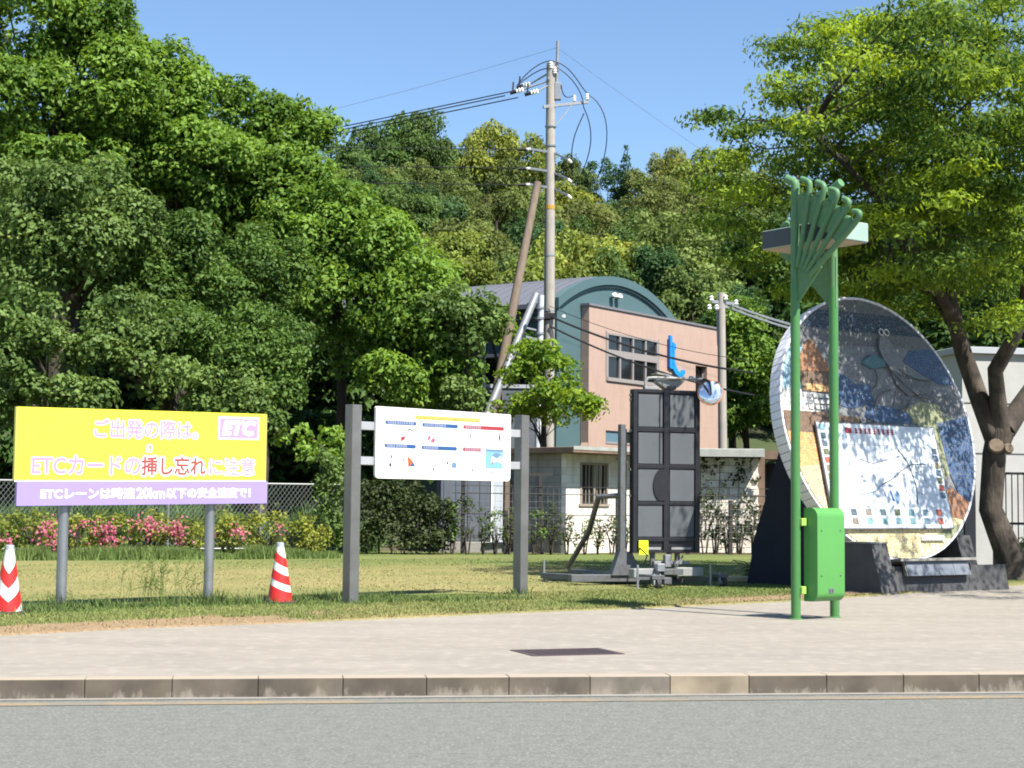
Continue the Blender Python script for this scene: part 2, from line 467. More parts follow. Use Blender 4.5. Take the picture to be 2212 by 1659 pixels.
# ------------------------------------------------------------------ mesh helpers
class MB:
    def __init__(s):
        s.v, s.f = [], []
    def add(s, vs, fs):
        k = len(s.v)
        s.v += [tuple(v) for v in vs]
        s.f += [tuple(i + k for i in f) for f in fs]
        return s
    def box(s, x0, x1, y0, y1, z0, z1, bev=0.0, mtx=None):
        if bev:
            b = min(bev, (x1 - x0) * .45, (y1 - y0) * .45, (z1 - z0) * .45)
            vs, idx = [], {}
            X, Y, Z = (x0, x1), (y0, y1), (z0, z1)
            for i in (0, 1):
                for j in (0, 1):
                    for k in (0, 1):
                        sx, sy, sz = (1, -1)[i] * b, (1, -1)[j] * b, (1, -1)[k] * b
                        for a, o in (('x', (0, sy, sz)), ('y', (sx, 0, sz)), ('z', (sx, sy, 0))):
                            idx[(i, j, k, a)] = len(vs)
                            vs.append((X[i] + o[0], Y[j] + o[1], Z[k] + o[2]))
            fs = []
            c4 = ((0, 0), (1, 0), (1, 1), (0, 1))
            for i in (0, 1):
                fs.append([idx[(i, *q, 'x')] for q in c4][::1 if i else -1])
                fs.append([idx[(q[0], i, q[1], 'y')] for q in c4][::-1 if i else 1])
                fs.append([idx[(*q, i, 'z')] for q in c4][::1 if i else -1])
            for i in (0, 1):
                for j in (0, 1):
                    fs.append([idx[(i, j, 0, 'x')], idx[(i, j, 1, 'x')], idx[(i, j, 1, 'y')], idx[(i, j, 0, 'y')]])
                    fs.append([idx[(i, 0, j, 'x')], idx[(i, 1, j, 'x')], idx[(i, 1, j, 'z')], idx[(i, 0, j, 'z')]])
                    fs.append([idx[(0, i, j, 'y')], idx[(1, i, j, 'y')], idx[(1, i, j, 'z')], idx[(0, i, j, 'z')]])
                    for k in (0, 1):
                        fs.append([idx[(i, j, k, a)] for a in 'xyz'])
        else:
            vs = [(x, y, z) for x in (x0, x1) for y in (y0, y1) for z in (z0, z1)]
            fs = [(0, 1, 3, 2), (4, 6, 7, 5), (0, 4, 5, 1), (2, 3, 7, 6), (0, 2, 6, 4), (1, 5, 7, 3)]
        if mtx is not None:
            vs = [mtx @ Vector(v) for v in vs]
        return s.add(vs, fs)
    def bar(s, a, b, w, d=None, bev=0.0, roll=0.0):
        """box of section w x d from a to b"""
        a, b = Vector(a), Vector(b)
        d = d or w
        z = (b - a)
        L = z.length
        q = z.to_track_quat('Z', 'Y').to_matrix().to_4x4()
        return s.box(-w / 2, w / 2, -d / 2, d / 2, 0, L, bev, Matrix.Translation(a) @ q @ Matrix.Rotation(roll, 4, 'Z'))
    def tube(s, path, r, seg=10, caps=True):
        pts = [Vector(p) for p in path]
        rs = r if isinstance(r, (list, tuple)) else [r] * len(pts)
        n = len(pts)
        k = len(s.v)
        ref = None
        for i, p in enumerate(pts):
            t = (pts[min(i + 1, n - 1)] - pts[max(i - 1, 0)]).normalized()
            if ref is None:
                ref = Vector((1, 0, 0)) if abs(t.x) < .8 else Vector((0, 1, 0))
            u = (ref - t * ref.dot(t)).normalized()
            ref = u
            w = t.cross(u)
            for j in range(seg):
                a = 2 * math.pi * j / seg
                s.v.append(tuple(p + (u * math.cos(a) + w * math.sin(a)) * rs[i]))
        for i in range(n - 1):
            for j in range(seg):
                j2 = (j + 1) % seg
                s.f.append((k + i * seg + j, k + i * seg + j2, k + (i + 1) * seg + j2, k + (i + 1) * seg + j))
        if caps:
            s.f.append(tuple(k + j for j in range(seg))[::-1])
            s.f.append(tuple(k + (n - 1) * seg + j for j in range(seg)))
        return s
    def prism(s, poly, y0, y1, f=None):
        """polygon in (x, z) pushed from y0 (front) to y1; f maps (x, y, z)"""
        f = f or (lambda x, y, z: (x, y, z))
        n = len(poly)
        area = sum(poly[i][0] * poly[(i + 1) % n][1] - poly[(i + 1) % n][0] * poly[i][1] for i in range(n))
        if area < 0:
            poly = poly[::-1]
        vs = [f(x, y0, z) for x, z in poly] + [f(x, y1, z) for x, z in poly]
        fs = [tuple(range(n)), tuple(range(2 * n - 1, n - 1, -1))]
        fs += [(i, i + n, (i + 1) % n + n, (i + 1) % n) for i in range(n)]
        return s.add(vs, fs)
    def lathe(s, prof, seg=20, c=(0, 0, 0)):
        k = len(s.v)
        for r, z in prof:
            for j in range(seg):
                a = 2 * math.pi * j / seg
                s.v.append((c[0] + r * math.cos(a), c[1] + r * math.sin(a), c[2] + z))
        for i in range(len(prof) - 1):
            for j in range(seg):
                j2 = (j + 1) % seg
                s.f.append((k + i * seg + j, k + i * seg + j2, k + (i + 1) * seg + j2, k + (i + 1) * seg + j))
        s.f.append(tuple(k + j for j in range(seg))[::-1])
        s.f.append(tuple(k + (len(prof) - 1) * seg + j for j in range(seg)))
        return s
    def mesh(s, name, smooth=False):
        me = bpy.data.meshes.new(name)
        me.from_pydata(s.v, [], s.f)
        if smooth:
            me.shade_smooth()
            try:
                me.set_sharp_from_angle(angle=R(40))
            except Exception:
                pass
        me.update()
        return me
    def build(s, name, mat, parent=None, smooth=False, kind=None, label=None):
        me = s.mesh(name, smooth)
        me.materials.append(M[mat])
        return put(name, me, parent, kind, label)

def put(name, me, parent=None, kind=None, label=None):
    o = bpy.data.objects.new(name, me)
    COL.objects.link(o)
    if parent is not None:
        o.parent = parent
    if kind:
        o['kind'] = kind
    if label:
        o['label'] = label
    return o

def tag(o, label, cat, group=None):
    o['label'] = label
    o['category'] = cat
    if group:
        o['group'] = group
    return o

def thing(name, label, cat, loc=(0, 0, 0), rz=0.0, group=None):
    o = bpy.data.objects.new(name, None)
    COL.objects.link(o)
    o.location = loc
    o.rotation_euler = (0, 0, rz)
    o.empty_display_size = 0.2
    return tag(o, label, cat, group)

def dup(root, loc, rz=0.0, scale=None, label=None):
    r = root.copy()
    COL.objects.link(r)
    r.location = loc
    r.rotation_euler = (0, 0, rz)
    if scale:
        r.scale = scale
    if label:
        r['label'] = label
    for ch in list(root.children):
        c = ch.copy()
        COL.objects.link(c)
        c.parent = r
        for g in ch.children:
            d = g.copy()
            COL.objects.link(d)
            d.parent = c
    return r

def text(name, body, parent, mat, x0, x1, z0, z1, y, bold=0.0, shear=0.0, tilt=None, grow=0.0):
    """flat lettering filling the box x0..x1, z0..z1 on the plane y of its parent. Weight comes from copies of each
    glyph shifted by up to bold (metres) and laid a tenth of a millimetre apart, so no two faces share a plane."""
    c = bpy.data.curves.new('txt', 'FONT')
    c.body = body
    c.shear = shear
    c.resolution_u = 3
    o = bpy.data.objects.new('txt', c)
    COL.objects.link(o)
    dg = bpy.context.evaluated_depsgraph_get()
    me = bpy.data.meshes.new_from_object(o.evaluated_get(dg))
    bpy.data.objects.remove(o)
    co = np.array([v.co[:] for v in me.vertices])
    fs = [tuple(p.vertices) for p in me.polygons]
    mn, mx_ = co.min(0), co.max(0)
    X = x0 + (co[:, 0] - mn[0]) * (x1 - x0) / (mx_[0] - mn[0])
    Z = z0 + (co[:, 1] - mn[1]) * (z1 - z0) / (mx_[1] - mn[1])
    sh = [(0, 0)]
    if bold:
        sh += [(bold * math.cos(a), bold * math.sin(a)) for a in np.linspace(0, 2 * math.pi, 9)[:-1]]
    mb = MB()
    for i, (dx, dz) in enumerate(sh):
        xx, zz = X + dx, Z + dz
        if tilt:
            zz = zz + (xx - tilt[0]) * tilt[1]
        mb.add(np.stack([xx, np.full(len(xx), y - .0001 * i), zz], 1).tolist(), fs)
    return mb.build(name, mat, parent)

# ------------------------------------------------------------------ foliage helpers
def leaf_mesh(name, C, N, L, W, tint, rng, droop=0.0, fold=0.22):
    """one folded diamond per leaf: centre C, facing N, length L, width W, colour tint"""
    n = len(C)
    N = N / np.maximum(np.linalg.norm(N, axis=1, keepdims=True), 1e-6)
    T = rng.normal(size=(n, 3))
    T[:, 2] -= droop
    T -= N * (T * N).sum(1, keepdims=True)
    T /= np.maximum(np.linalg.norm(T, axis=1, keepdims=True), 1e-6)
    S = np.cross(N, T)
    L = np.asarray(L).reshape(-1, 1) * np.ones((n, 1))
    W = np.asarray(W).reshape(-1, 1) * np.ones((n, 1))
    a = C - T * L * .5
    b = C + S * W * .5 + N * W * fold - T * L * .05
    c = C + T * L * .5 - N * L * 0.06
    d = C - S * W * .5 + N * W * fold - T * L * .05
    V = np.stack([a, b, c, d], 1).reshape(-1, 3)
    me = bpy.data.meshes.new(name)
    me.vertices.add(4 * n)
    me.vertices.foreach_set('co', V.astype(np.float32).ravel())
    me.loops.add(4 * n)
    me.loops.foreach_set('vertex_index', np.arange(4 * n, dtype=np.int32))
    me.polygons.add(n)
    me.polygons.foreach_set('loop_start', np.arange(0, 4 * n, 4, dtype=np.int32))
    at = me.attributes.new('tint', 'FLOAT', 'POINT')
    at.data.foreach_set('value', np.repeat(np.clip(tint, 0, 1), 4).astype(np.float32))
    me.update()
    me.validate()
    return me

def clump_leaves(rng, clumps, density, up=0.5, shell=0.45, jitter=0.55):
    """points and normals of leaves on many leafy clumps (cx,cy,cz,rx,ry,rz[,tint])"""
    Cs, Ns, Ts = [], [], []
    for c in clumps:
        x, y, z, rx, ry, rz = c[:6]
        t0 = c[6] if len(c) > 6 else rng.uniform(.25, .75)
        n = max(6, int(density * (rx * ry + rx * rz + ry * rz) * 4.0))
        d = rng.normal(size=(n, 3))
        d[:, 2] += up
        d /= np.linalg.norm(d, axis=1, keepdims=True)
        rad = 1.0 - shell * rng.random((n, 1)) ** 1.6
        lump = 1 + .18 * np.sin(d[:, :1] * 5 + x) * np.sin(d[:, 1:2] * 5 + y * 2) + .12 * np.sin(d[:, 2:] * 7 + z)
        p = d * rad * lump * np.array([rx, ry, rz]) + np.array([x, y, z])
        nn = d * .8 + np.array([0, 0, .45]) + rng.normal(size=(n, 3)) * jitter
        Cs.append(p)
        Ns.append(nn)
        Ts.append(np.clip(t0 + rng.normal(size=n) * .2, 0, 1))
    return np.concatenate(Cs), np.concatenate(Ns), np.concatenate(Ts)

def fill_lobe(rng, c, r, n, cr, flat=0.75, front=0.0, t=(.2, .8)):
    """n clumps spread over an ellipsoidal lobe, mostly near its surface"""
    out = []
    for _ in range(n):
        d = rng.normal(size=3)
        d[1] -= front
        d /= np.linalg.norm(d)
        k = rng.uniform(.55, 1.0) ** .6
        s = cr * rng.uniform(.65, 1.25)
        out.append((c[0] + d[0] * r[0] * k, c[1] + d[1] * r[1] * k, c[2] + d[2] * r[2] * k, s, s, s * flat, rng.uniform(*t)))
    return out

def limbs(rng, mb, base, fork, clumps, r0, every=3, seg=6, anchors=None):
    """limbs from a fork to some of the clumps"""
    base, fork = Vector(base), Vector(fork)
    for i, c in enumerate(clumps):
        if i % every:
            continue
        e = Vector(c[:3])
        k = rng.uniform(.25, 1.0)
        s = base.lerp(fork, k)
        if anchors:
            s = min(anchors, key=lambda a: (a - e).length + .8 * max(0, a.z - e.z))
            if (s - e).length > 2.6:
                continue
        m = s.lerp(e, .5) + Vector((rng.normal() * .2, rng.normal() * .2, rng.normal() * .15 + .1))
        rr = r0 * rng.uniform(.12, .28)
        mb.tube([s, s.lerp(m, .5) + Vector((0, 0, .08)), m, e], [rr, rr * .8, rr * .55, rr * .2], seg, caps=False)
    return mb

# ================================================================== THE SETTING
def vnoise(x, y, s=0):
    xi, yi = np.floor(x).astype(np.int64), np.floor(y).astype(np.int64)
    fx, fy = x - xi, y - yi
    fx, fy = fx * fx * (3 - 2 * fx), fy * fy * (3 - 2 * fy)
    def h(i, j):
        v = np.sin(i * 127.1 + j * 311.7 + s * 74.7) * 43758.5453
        return v - np.floor(v)
    return (h(xi, yi) * (1 - fx) + h(xi + 1, yi) * fx) * (1 - fy) + (h(xi, yi + 1) * (1 - fx) + h(xi + 1, yi + 1) * fx) * fy

def fbm(x, y, s=0):
    return .5 * vnoise(x, y, s) + .27 * vnoise(x * 2.1, y * 2.1, s + 1) + .15 * vnoise(x * 4.3, y * 4.3, s + 2) + .08 * vnoise(x * 9, y * 9, s + 3)

EDGE = [(-60, 4.4), (-40, 7.3), (-14, 11.1), (-10, 11.7), (-7, 13.5), (-4.66, 15.21), (-3.65, 16.2), (-2.37, 17.05), (-1.02, 18.1), (0.03, 18.98),
        (1.67, 20.1), (3.62, 21.75), (5.07, 23.3), (8.39, 27.1), (12, 31), (20, 40), (25, 47)]
EX = np.array([p[0] for p in EDGE], float)
EY = np.array([p[1] for p in EDGE], float)
def edge_y(x):
    return np.interp(x, EX, EY)
def edge_d(x, y):
    return (y - edge_y(x)) * .79

def smooth(a, b, v):
    t = np.clip((v - a) / (b - a), 0, 1)
    return t * t * (3 - 2 * t)

def lawn_color(x, y):
    d = edge_d(x, y)
    n = fbm(x * .9, y * .9, 3)
    n2 = fbm(x * 2.7, y * 1.4, 9)
    n3 = fbm(x * .35, y * .35, 21)
    g = .30 + .9 * (n - .5) + .7 * (n3 - .5)
    g = g + .30 * (1 - smooth(1.5, 4.0, d)) * smooth(.1, .5, d)
    g = g + .6 * smooth(31.0, 35.0, y + .5 * n)
    g = g + .55 * np.exp(-(((x - 3.3) / 3.2) ** 2 + ((y - 27) / 4.0) ** 2))
    g = g - .3 * np.exp(-(((x + 2.0) / 4.5) ** 2 + ((y - 25.5) / 4.0) ** 2))
    u = (x + 5.05) * .759 + (y - 18.69) * .651
    w = -(x + 5.05) * .651 + (y - 18.69) * .759
    g = g + .75 * np.exp(-((w + .1) / .55) ** 2) * smooth(-2.5, -.5, u) * (1 - smooth(5.4, 6.6, u)) * (.6 + .8 * n2)
    g = np.clip(g, 0, 1)
    dry = np.array([.225, .198, .082])
    grn = np.array([.110, .142, .040])
    c = dry * (1 - g[..., None]) + grn * g[..., None]
    dirt = .95 * smooth(.52, .40, .25 + .75 * n2 - .5 * (1 - smooth(.55, 1.25, d)) * (1 - smooth(-3.4, -1.8, x)) + .3 * smooth(1.3, 1.7, d))
    dirt2 = np.exp(-((d - .55) / .42) ** 2) * smooth(1.6, 3.0, x) * (1 - smooth(6.2, 8.5, x)) * (.5 + n)
    rim = np.exp(-((d - .10) / .10) ** 2) * (.2 + .8 * n2)
    dd = np.clip(np.maximum.reduce([dirt * (x < -1.5), dirt2, rim * .6]), 0, 1)
    tan = np.array([.235, .165, .098])
    c = c * (1 - dd[..., None]) + tan * dd[..., None]
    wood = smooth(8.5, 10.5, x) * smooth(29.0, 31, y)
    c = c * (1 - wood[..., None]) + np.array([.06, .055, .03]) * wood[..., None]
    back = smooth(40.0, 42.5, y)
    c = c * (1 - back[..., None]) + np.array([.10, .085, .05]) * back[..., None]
    return c

KS = math.atan(0.1475)
def kf(x, y, z):
    """kerb frame -> world"""
    return (x * math.cos(KS) - y * math.sin(KS), 12.1 + x * math.sin(KS) + y * math.cos(KS), z)

g = MB().add([(-700, -300, -.35), (700, -300, -.35), (700, 1200, -.35), (-700, 1200, -.35)], [(0, 1, 2, 3)]).build('ground', 'soil', kind='structure')
rd = MB()
rd.add([kf(-160, -60, 0), kf(160, -60, 0), kf(160, 0.06, 0), kf(-160, 0.06, 0)], [(0, 1, 2, 3)])
road = rd.build('road', 'asphalt', kind='structure')
MB().add([kf(-160, -.10, .004), kf(160, -.10, .004), kf(160, 0.05, .004), kf(-160, 0.05, .004)], [(0, 1, 2, 3)]).build('gutter', 'gutter', road)
ol = MB()
for i in range(-16, 17):
    a = i * 1.55
    ol.add([kf(a, -.40, .004), kf(a + 1.549, -.40, .004), kf(a + 1.549, -.25, .004), kf(a, -.25, .004)], [(0, 1, 2, 3)])
ol.build('painted_line', 'orange_line', road)

kerb = MB()
for a, b in ((-160, -10.8), (10.8, 160)):
    kerb.box(a, b, 0, .16, -.1, .14, .012)
kerb = kerb.build('kerb', 'kerb', kind='structure')
kerb.location = (0, 12.1, 0)
kerb.rotation_euler = (0, 0, KS)
kerb.color = (.13, .108, .085, 1)
ks = MB().box(0, .5965, 0, .16, -.1, .14, .005).mesh('kerbstone')
ks.materials.append(M['kerb'])
tones = [(.100, .082, .063), (.092, .075, .058), (.110, .091, .070), (.097, .08, .06), (.116, .097, .075)]
for i in range(36):
    o = put('kerbstone', ks, kerb)
    o.location = (-10.8 + i * .6, random.uniform(-.0015, .0015), random.uniform(-.002, .001))
    t = random.choice(tones)
    if -10.8 + i * .6 > 0.9 and -10.8 + i * .6 < 1.4:
        t = (.25, .205, .145)
    elif .2 < -10.8 + i * .6 < .75:
        t = (.15, .13, .105)
    o.color = (*t, 1)

pv = MB()
k = len(EDGE)
front = [kf(x * 1.0, .16, .136) for x in np.linspace(-160, 160, 60)]
top = []
for x, y, z in front:
    top.append((x, max(float(edge_y(x)) if x < 25 else 47 + (x - 25) * .8, y + .4), .136))
pv_v = front + top
n = len(front)
pv.add(pv_v, [(i, i + 1, n + i + 1, n + i) for i in range(n - 1)])
# finer strip along the lawn so that the border follows the edge
pavement = MB()
xs = np.concatenate([np.linspace(-160, -14, 20), np.linspace(-13.5, 25, 180), np.linspace(27, 160, 20)])
fr = [(x, 12.1 + x * .1475 + .16 * 1.0108, .136) for x in xs]
tp = [(x, max((float(edge_y(x)) if x < 25 else 47 + (x - 25) * .8) + .03, f_[1] + .3), .136) for x, f_ in zip(xs, fr)]
n = len(xs)
pavement.add(fr + tp, [(i, i + 1, n + i + 1, n + i) for i in range(n - 1)])
pavement = pavement.build('pavement', 'pavement', kind='structure')

# lawn: a fine grid from the paved edge back to the hedges, its turf, straw and bare soil as vertex colours
nu, nv = 420, 170
su = np.concatenate([np.linspace(-60, -9, 30), np.linspace(-8.8, 14, 360), np.linspace(14.5, 24, 30)])
tv = np.concatenate([np.linspace(0, 1, nv) ** 1.7])
ey = edge_y(su)
LX = np.repeat(su[:, None], nv, 1)
LY = ey[:, None] + tv[None, :] * (np.maximum(47.0, ey + 6) - ey)[:, None]
LX = LX + 0 * LY
LZ = .150 + .018 * (fbm(LX * 1.3, LY * 1.3, 5) - .5) * smooth(0.0, .6, edge_d(LX, LY))
LZ[:, 0] = .10
LZ[:, 1] = .146
V = np.stack([LX, LY, LZ], -1).reshape(-1, 3)
idx = np.arange(nu * nv).reshape(nu, nv)
F = np.stack([idx[:-1, :-1], idx[1:, :-1], idx[1:, 1:], idx[:-1, 1:]], -1).reshape(-1, 4)
me = bpy.data.meshes.new('lawn')
me.vertices.add(len(V))
me.vertices.foreach_set('co', V.astype(np.float32).ravel())
me.loops.add(F.size)
me.loops.foreach_set('vertex_index', F.astype(np.int32).ravel())
me.polygons.add(len(F))
me.polygons.foreach_set('loop_start', np.arange(0, F.size, 4, dtype=np.int32))
ca = me.attributes.new('col', 'FLOAT_COLOR', 'POINT')
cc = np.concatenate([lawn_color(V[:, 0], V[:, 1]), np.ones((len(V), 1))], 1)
ca.data.foreach_set('color', cc.astype(np.float32).ravel())
me.update()
me.validate()
me.shade_smooth()
me.materials.append(M['ground_paint'])
lawn = put('lawn', me, kind='structure')

# hill behind
def hill_z(x, y):
    y0 = 62 - 6 * smooth(2, -14, x) + 5 * smooth(5, 25, x)
    r = np.maximum(0, y - y0)
    z = .286 * r
    top = 25.0 + 5.0 * (fbm(x * .022 + 3, y * .0 + 1, 40) - .5) + .015 * r
    z = -4 * np.log(np.exp(-z / 4) + np.exp(-top / 4)) + 0 * r
    z = np.maximum(z, 0)
    return z + 1.2 * (fbm(x * .06, y * .06, 31) - .5) * smooth(0, 12, r) + .05
hx, hy = np.meshgrid(np.linspace(-130, 150, 90), np.linspace(46, 330, 90), indexing='ij')
hz = hill_z(hx, hy)
hz[:, 0] = -.1
V = np.stack([hx, hy, hz], -1).reshape(-1, 3)
idx = np.arange(8100).reshape(90, 90)
F = np.stack([idx[:-1, :-1], idx[1:, :-1], idx[1:, 1:], idx[:-1, 1:]], -1).reshape(-1, 4)
me = bpy.data.meshes.new('hillside')
me.from_pydata(V.tolist(), [], F.tolist())
me.shade_smooth()
me.materials.append(M['soil'])
put('hillside', me, kind='structure')

# turf: real blades, coloured like the ground they grow from
def blades(name, X, Y, h, w, col, rng, z=.148, lean=.5):
    n = len(X)
    a = rng.uniform(0, 2 * math.pi, n)
    b = np.stack([np.cos(a), np.sin(a), 0 * a], 1)
    tip = np.stack([X + rng.normal(size=n) * lean * h, Y + rng.normal(size=n) * lean * h, z + h], 1)
    base = np.stack([X, Y, np.full(n, z)], 1)
    V = np.stack([base - b * w[:, None] / 2, base + b * w[:, None] / 2, tip], 1).reshape(-1, 3)
    me = bpy.data.meshes.new(name)
    me.vertices.add(3 * n)
    me.vertices.foreach_set('co', V.astype(np.float32).ravel())
    me.loops.add(3 * n)
    me.loops.foreach_set('vertex_index', np.arange(3 * n, dtype=np.int32))
    me.polygons.add(n)
    me.polygons.foreach_set('loop_start', np.arange(0, 3 * n, 3, dtype=np.int32))
    ca = me.attributes.new('col', 'FLOAT_COLOR', 'POINT')
    cc = np.repeat(np.concatenate([col, np.ones((n, 1))], 1), 3, 0)
    ca.data.foreach_set('color', cc.astype(np.float32).ravel())
    me.update()
    me.validate()
    me.materials.append(M['blade'])
    return me
rng = np.random.default_rng(11)
def scatter(n, d0, d1, x0, x1):
    X = rng.uniform(x0, x1, n)
    Y = edge_y(X) + rng.uniform(d0, d1, n) / .79
    return X, Y
X1, Y1 = scatter(75000, .03, 3.2, -6.5, 6.5)
X2, Y2 = scatter(42000, 3.0, 15, -9, 8)
X = np.concatenate([X1, X2])
Y = np.concatenate([Y1, Y2])
keep = (Y < 37) & (Y > 12)
X, Y = X[keep], Y[keep]
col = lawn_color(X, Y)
bare = (col[:, 0] > col[:, 1] * 1.22)
keep = ~(bare & (rng.random(len(X)) < .85))
X, Y, col = X[keep], Y[keep], col[keep]
far = edge_d(X, Y) > 3.1
h = rng.uniform(.014, .038, len(X)) * np.where(far, .62, .95)
w = np.where(far, .022, .013) * rng.uniform(.7, 1.3, len(X))
put('grass', blades('grass', X, Y, h, w, col * rng.uniform(.95, 1.3, (len(X), 1)) * np.array([1.0, 1.04, .95]), rng), kind='stuff')

# taller weeds under the yellow sign, round the posts and in tufts on the lawn
def weeds_at(spots):
    xs, ys, hs = [], [], []
    for x, y, rx, ry, n, hh in spots:
        xs.append(x + rng.normal(size=n) * rx)
        ys.append(y + rng.normal(size=n) * ry)
        hs.append(hh * rng.uniform(.35, 1.0, n) ** 1.3)
    return np.concatenate(xs), np.concatenate(ys), np.concatenate(hs)
sp = []
for i in range(46):
    u = -1.4 + i * .135
    sp.append((-5.05 + u * .759 + random.uniform(-.1, .1), 18.69 + u * .651 - .1 + random.uniform(-.28, .22), .12, .12, 150, random.choice([.07, .10, .14])))
for u in (0, 1.94):
    sp.append((-5.05 + u * .759, 18.6 + u * .651, .1, .08, 160, .26))
for i in range(26):
    sp.append((-2.0 + i * .085 + random.uniform(-.1, .1), 20.3 + i * .05 + random.uniform(-.25, .25), .1, .1, 70, random.choice([.05, .07, .09])))
sp += [(.12, 22.45, .09, .07, 120, .15), (-2.75, 20.15, .16, .1, 160, .13), (-5.4, 18.0, .2, .12, 160, .14)]
X, Y, h = weeds_at(sp)
col = np.array([.085, .125, .036]) * rng.uniform(.55, 1.5, (len(X), 1)) * (1 + rng.normal(size=(len(X), 3)) * .06)
put('weeds', blades('weeds', X, Y, h, np.full(len(X), .016), col, rng, lean=.4), kind='stuff')
# thin flowering stalks standing above them, between the sign posts
mb = MB()
for i in range(46):
    u = rng.normal(1.30, .20)
    x, y = -5.05 + u * .759, 18.55 + u * .651 + rng.normal() * .08
    H = rng.uniform(.25, .72)
    l = rng.normal() * .12
    mb.tube([(x, y, .14), (x + l * .4, y, .14 + H * .6), (x + l, y + rng.normal() * .05, .14 + H)], [.0035, .003, .0025], 3, caps=False)
    for q in range(3):
        z = .14 + H * rng.uniform(.55, 1)
        mb.tube([(x + l * .7, y, z), (x + l * .7 + rng.normal() * .06, y, z + .05)], [.006, .003], 3, caps=False)
st = mb.mesh('wild_stalks')
at = st.attributes.new('tint', 'FLOAT', 'POINT')
at.data.foreach_set('value', np.full(len(st.vertices), .8, np.float32))
st.materials.append(M['weed'])
put('wild_stalks', st, kind='stuff')

# ================================================================== SIGNS BY THE KERB SIDE LAWN
# --- yellow billboard
def billboard():
    t = thing('billboard', 'wide yellow and lilac billboard with Japanese lettering on two grey posts', 'billboard', (-5.05, 18.69, 0), R(40.6))
    for u in (0.0, 1.885):
        MB().tube([(u, 0, .08), (u, 0, 1.9)], .059, 16).build('post', 'steel', t, True)
        mb = MB()
        mb.box(u - .03, u + .03, -.062, -.025, 1.42, 2.25)
        mb.build('bracket', 'galv', t)
    tl = (-.64, .016)
    f = lambda x, y, z: (x, y, z + (x + .64) * .016)
    def panel(name, x0, x1, z0, z1, y0, y1, mat, par=t):
        return MB().prism([(x0, z0), (x1, z0), (x1, z1), (x0, z1)], y0, y1, f).build(name, mat, par)
    fr = MB()
    for z in (1.33, 1.93, 2.36):
        fr.prism([(-.6, z - .02), (2.56, z - .02), (2.56, z + .02), (-.6, z + .02)], -.066, -.062, f)
    fr.build('frame', 'steel', t)
    top = panel('upper_panel', -.645, 2.595, 1.584, 2.40, -.105, -.068, 'yellow')
    top['label'] = 'yellow upper panel with lilac and red lettering'
    low = panel('lower_panel', -.612, 2.612, 1.305, 1.575, -.115, -.068, 'lilac')
    low['label'] = 'lilac lower panel with white lettering'
    for sx in (-.645, 2.575):
        panel('edge_strip', sx, sx + .02, 1.58, 2.40, -.1065, -.105, 'pale_yellow', top)
    panel('white_strip', -.64, 2.592, 1.572, 1.586, -.1072, -.1055, 'white_ink', top)
    def both(body, x0, x1, z0, z1, ink, bold, par, y, w=.016):
        text('lettering_outline', body, par, 'white_ink', x0, x1, z0, z1, y - .0004, w, 0, tl)
        text('lettering', body, par, ink, x0, x1, z0, z1, y - .0018, bold, 0, tl)
    both('ご出発の際は。', .30, 1.63, 2.075, 2.285, 'lilac_ink', .005, top, -.1055)
    both('ETCカードの', -.437, .885, 1.655, 1.86, 'lilac_ink', .006, top, -.1055)
    both('挿し忘れ', .905, 1.745, 1.65, 1.86, 'red_ink', .006, top, -.1055, .03)
    both('さ', .965, 1.03, 1.925, 1.995, 'brown_ink', .004, top, -.1055, .018)
    both('に注意', 1.80, 2.43, 1.65, 1.85, 'lilac_ink', .0035, top, -.1055)
    for body, xa, xb, bo in (('ETCレーンは時速', -.33, .815, .0055), ('20km', .845, 1.205, .0045), ('以下の安全速度で！', 1.235, 2.37, .0055)):
        text('lettering', body, low, 'white_ink', xa, xb, 1.378, 1.497, -.117, bo, 0.0, tl)
    panel('logo_panel', 1.93, 2.46, 2.10, 2.335, -.1085, -.1069, 'lilac_logo', top)
    panel('logo_border', 1.91, 2.48, 2.08, 2.355, -.1068, -.1055, 'white_ink', top)
    text('logo_lettering', 'ETC', top, 'white_ink', 1.975, 2.42, 2.14, 2.30, -.1095, .014, .22, tl)
billboard()

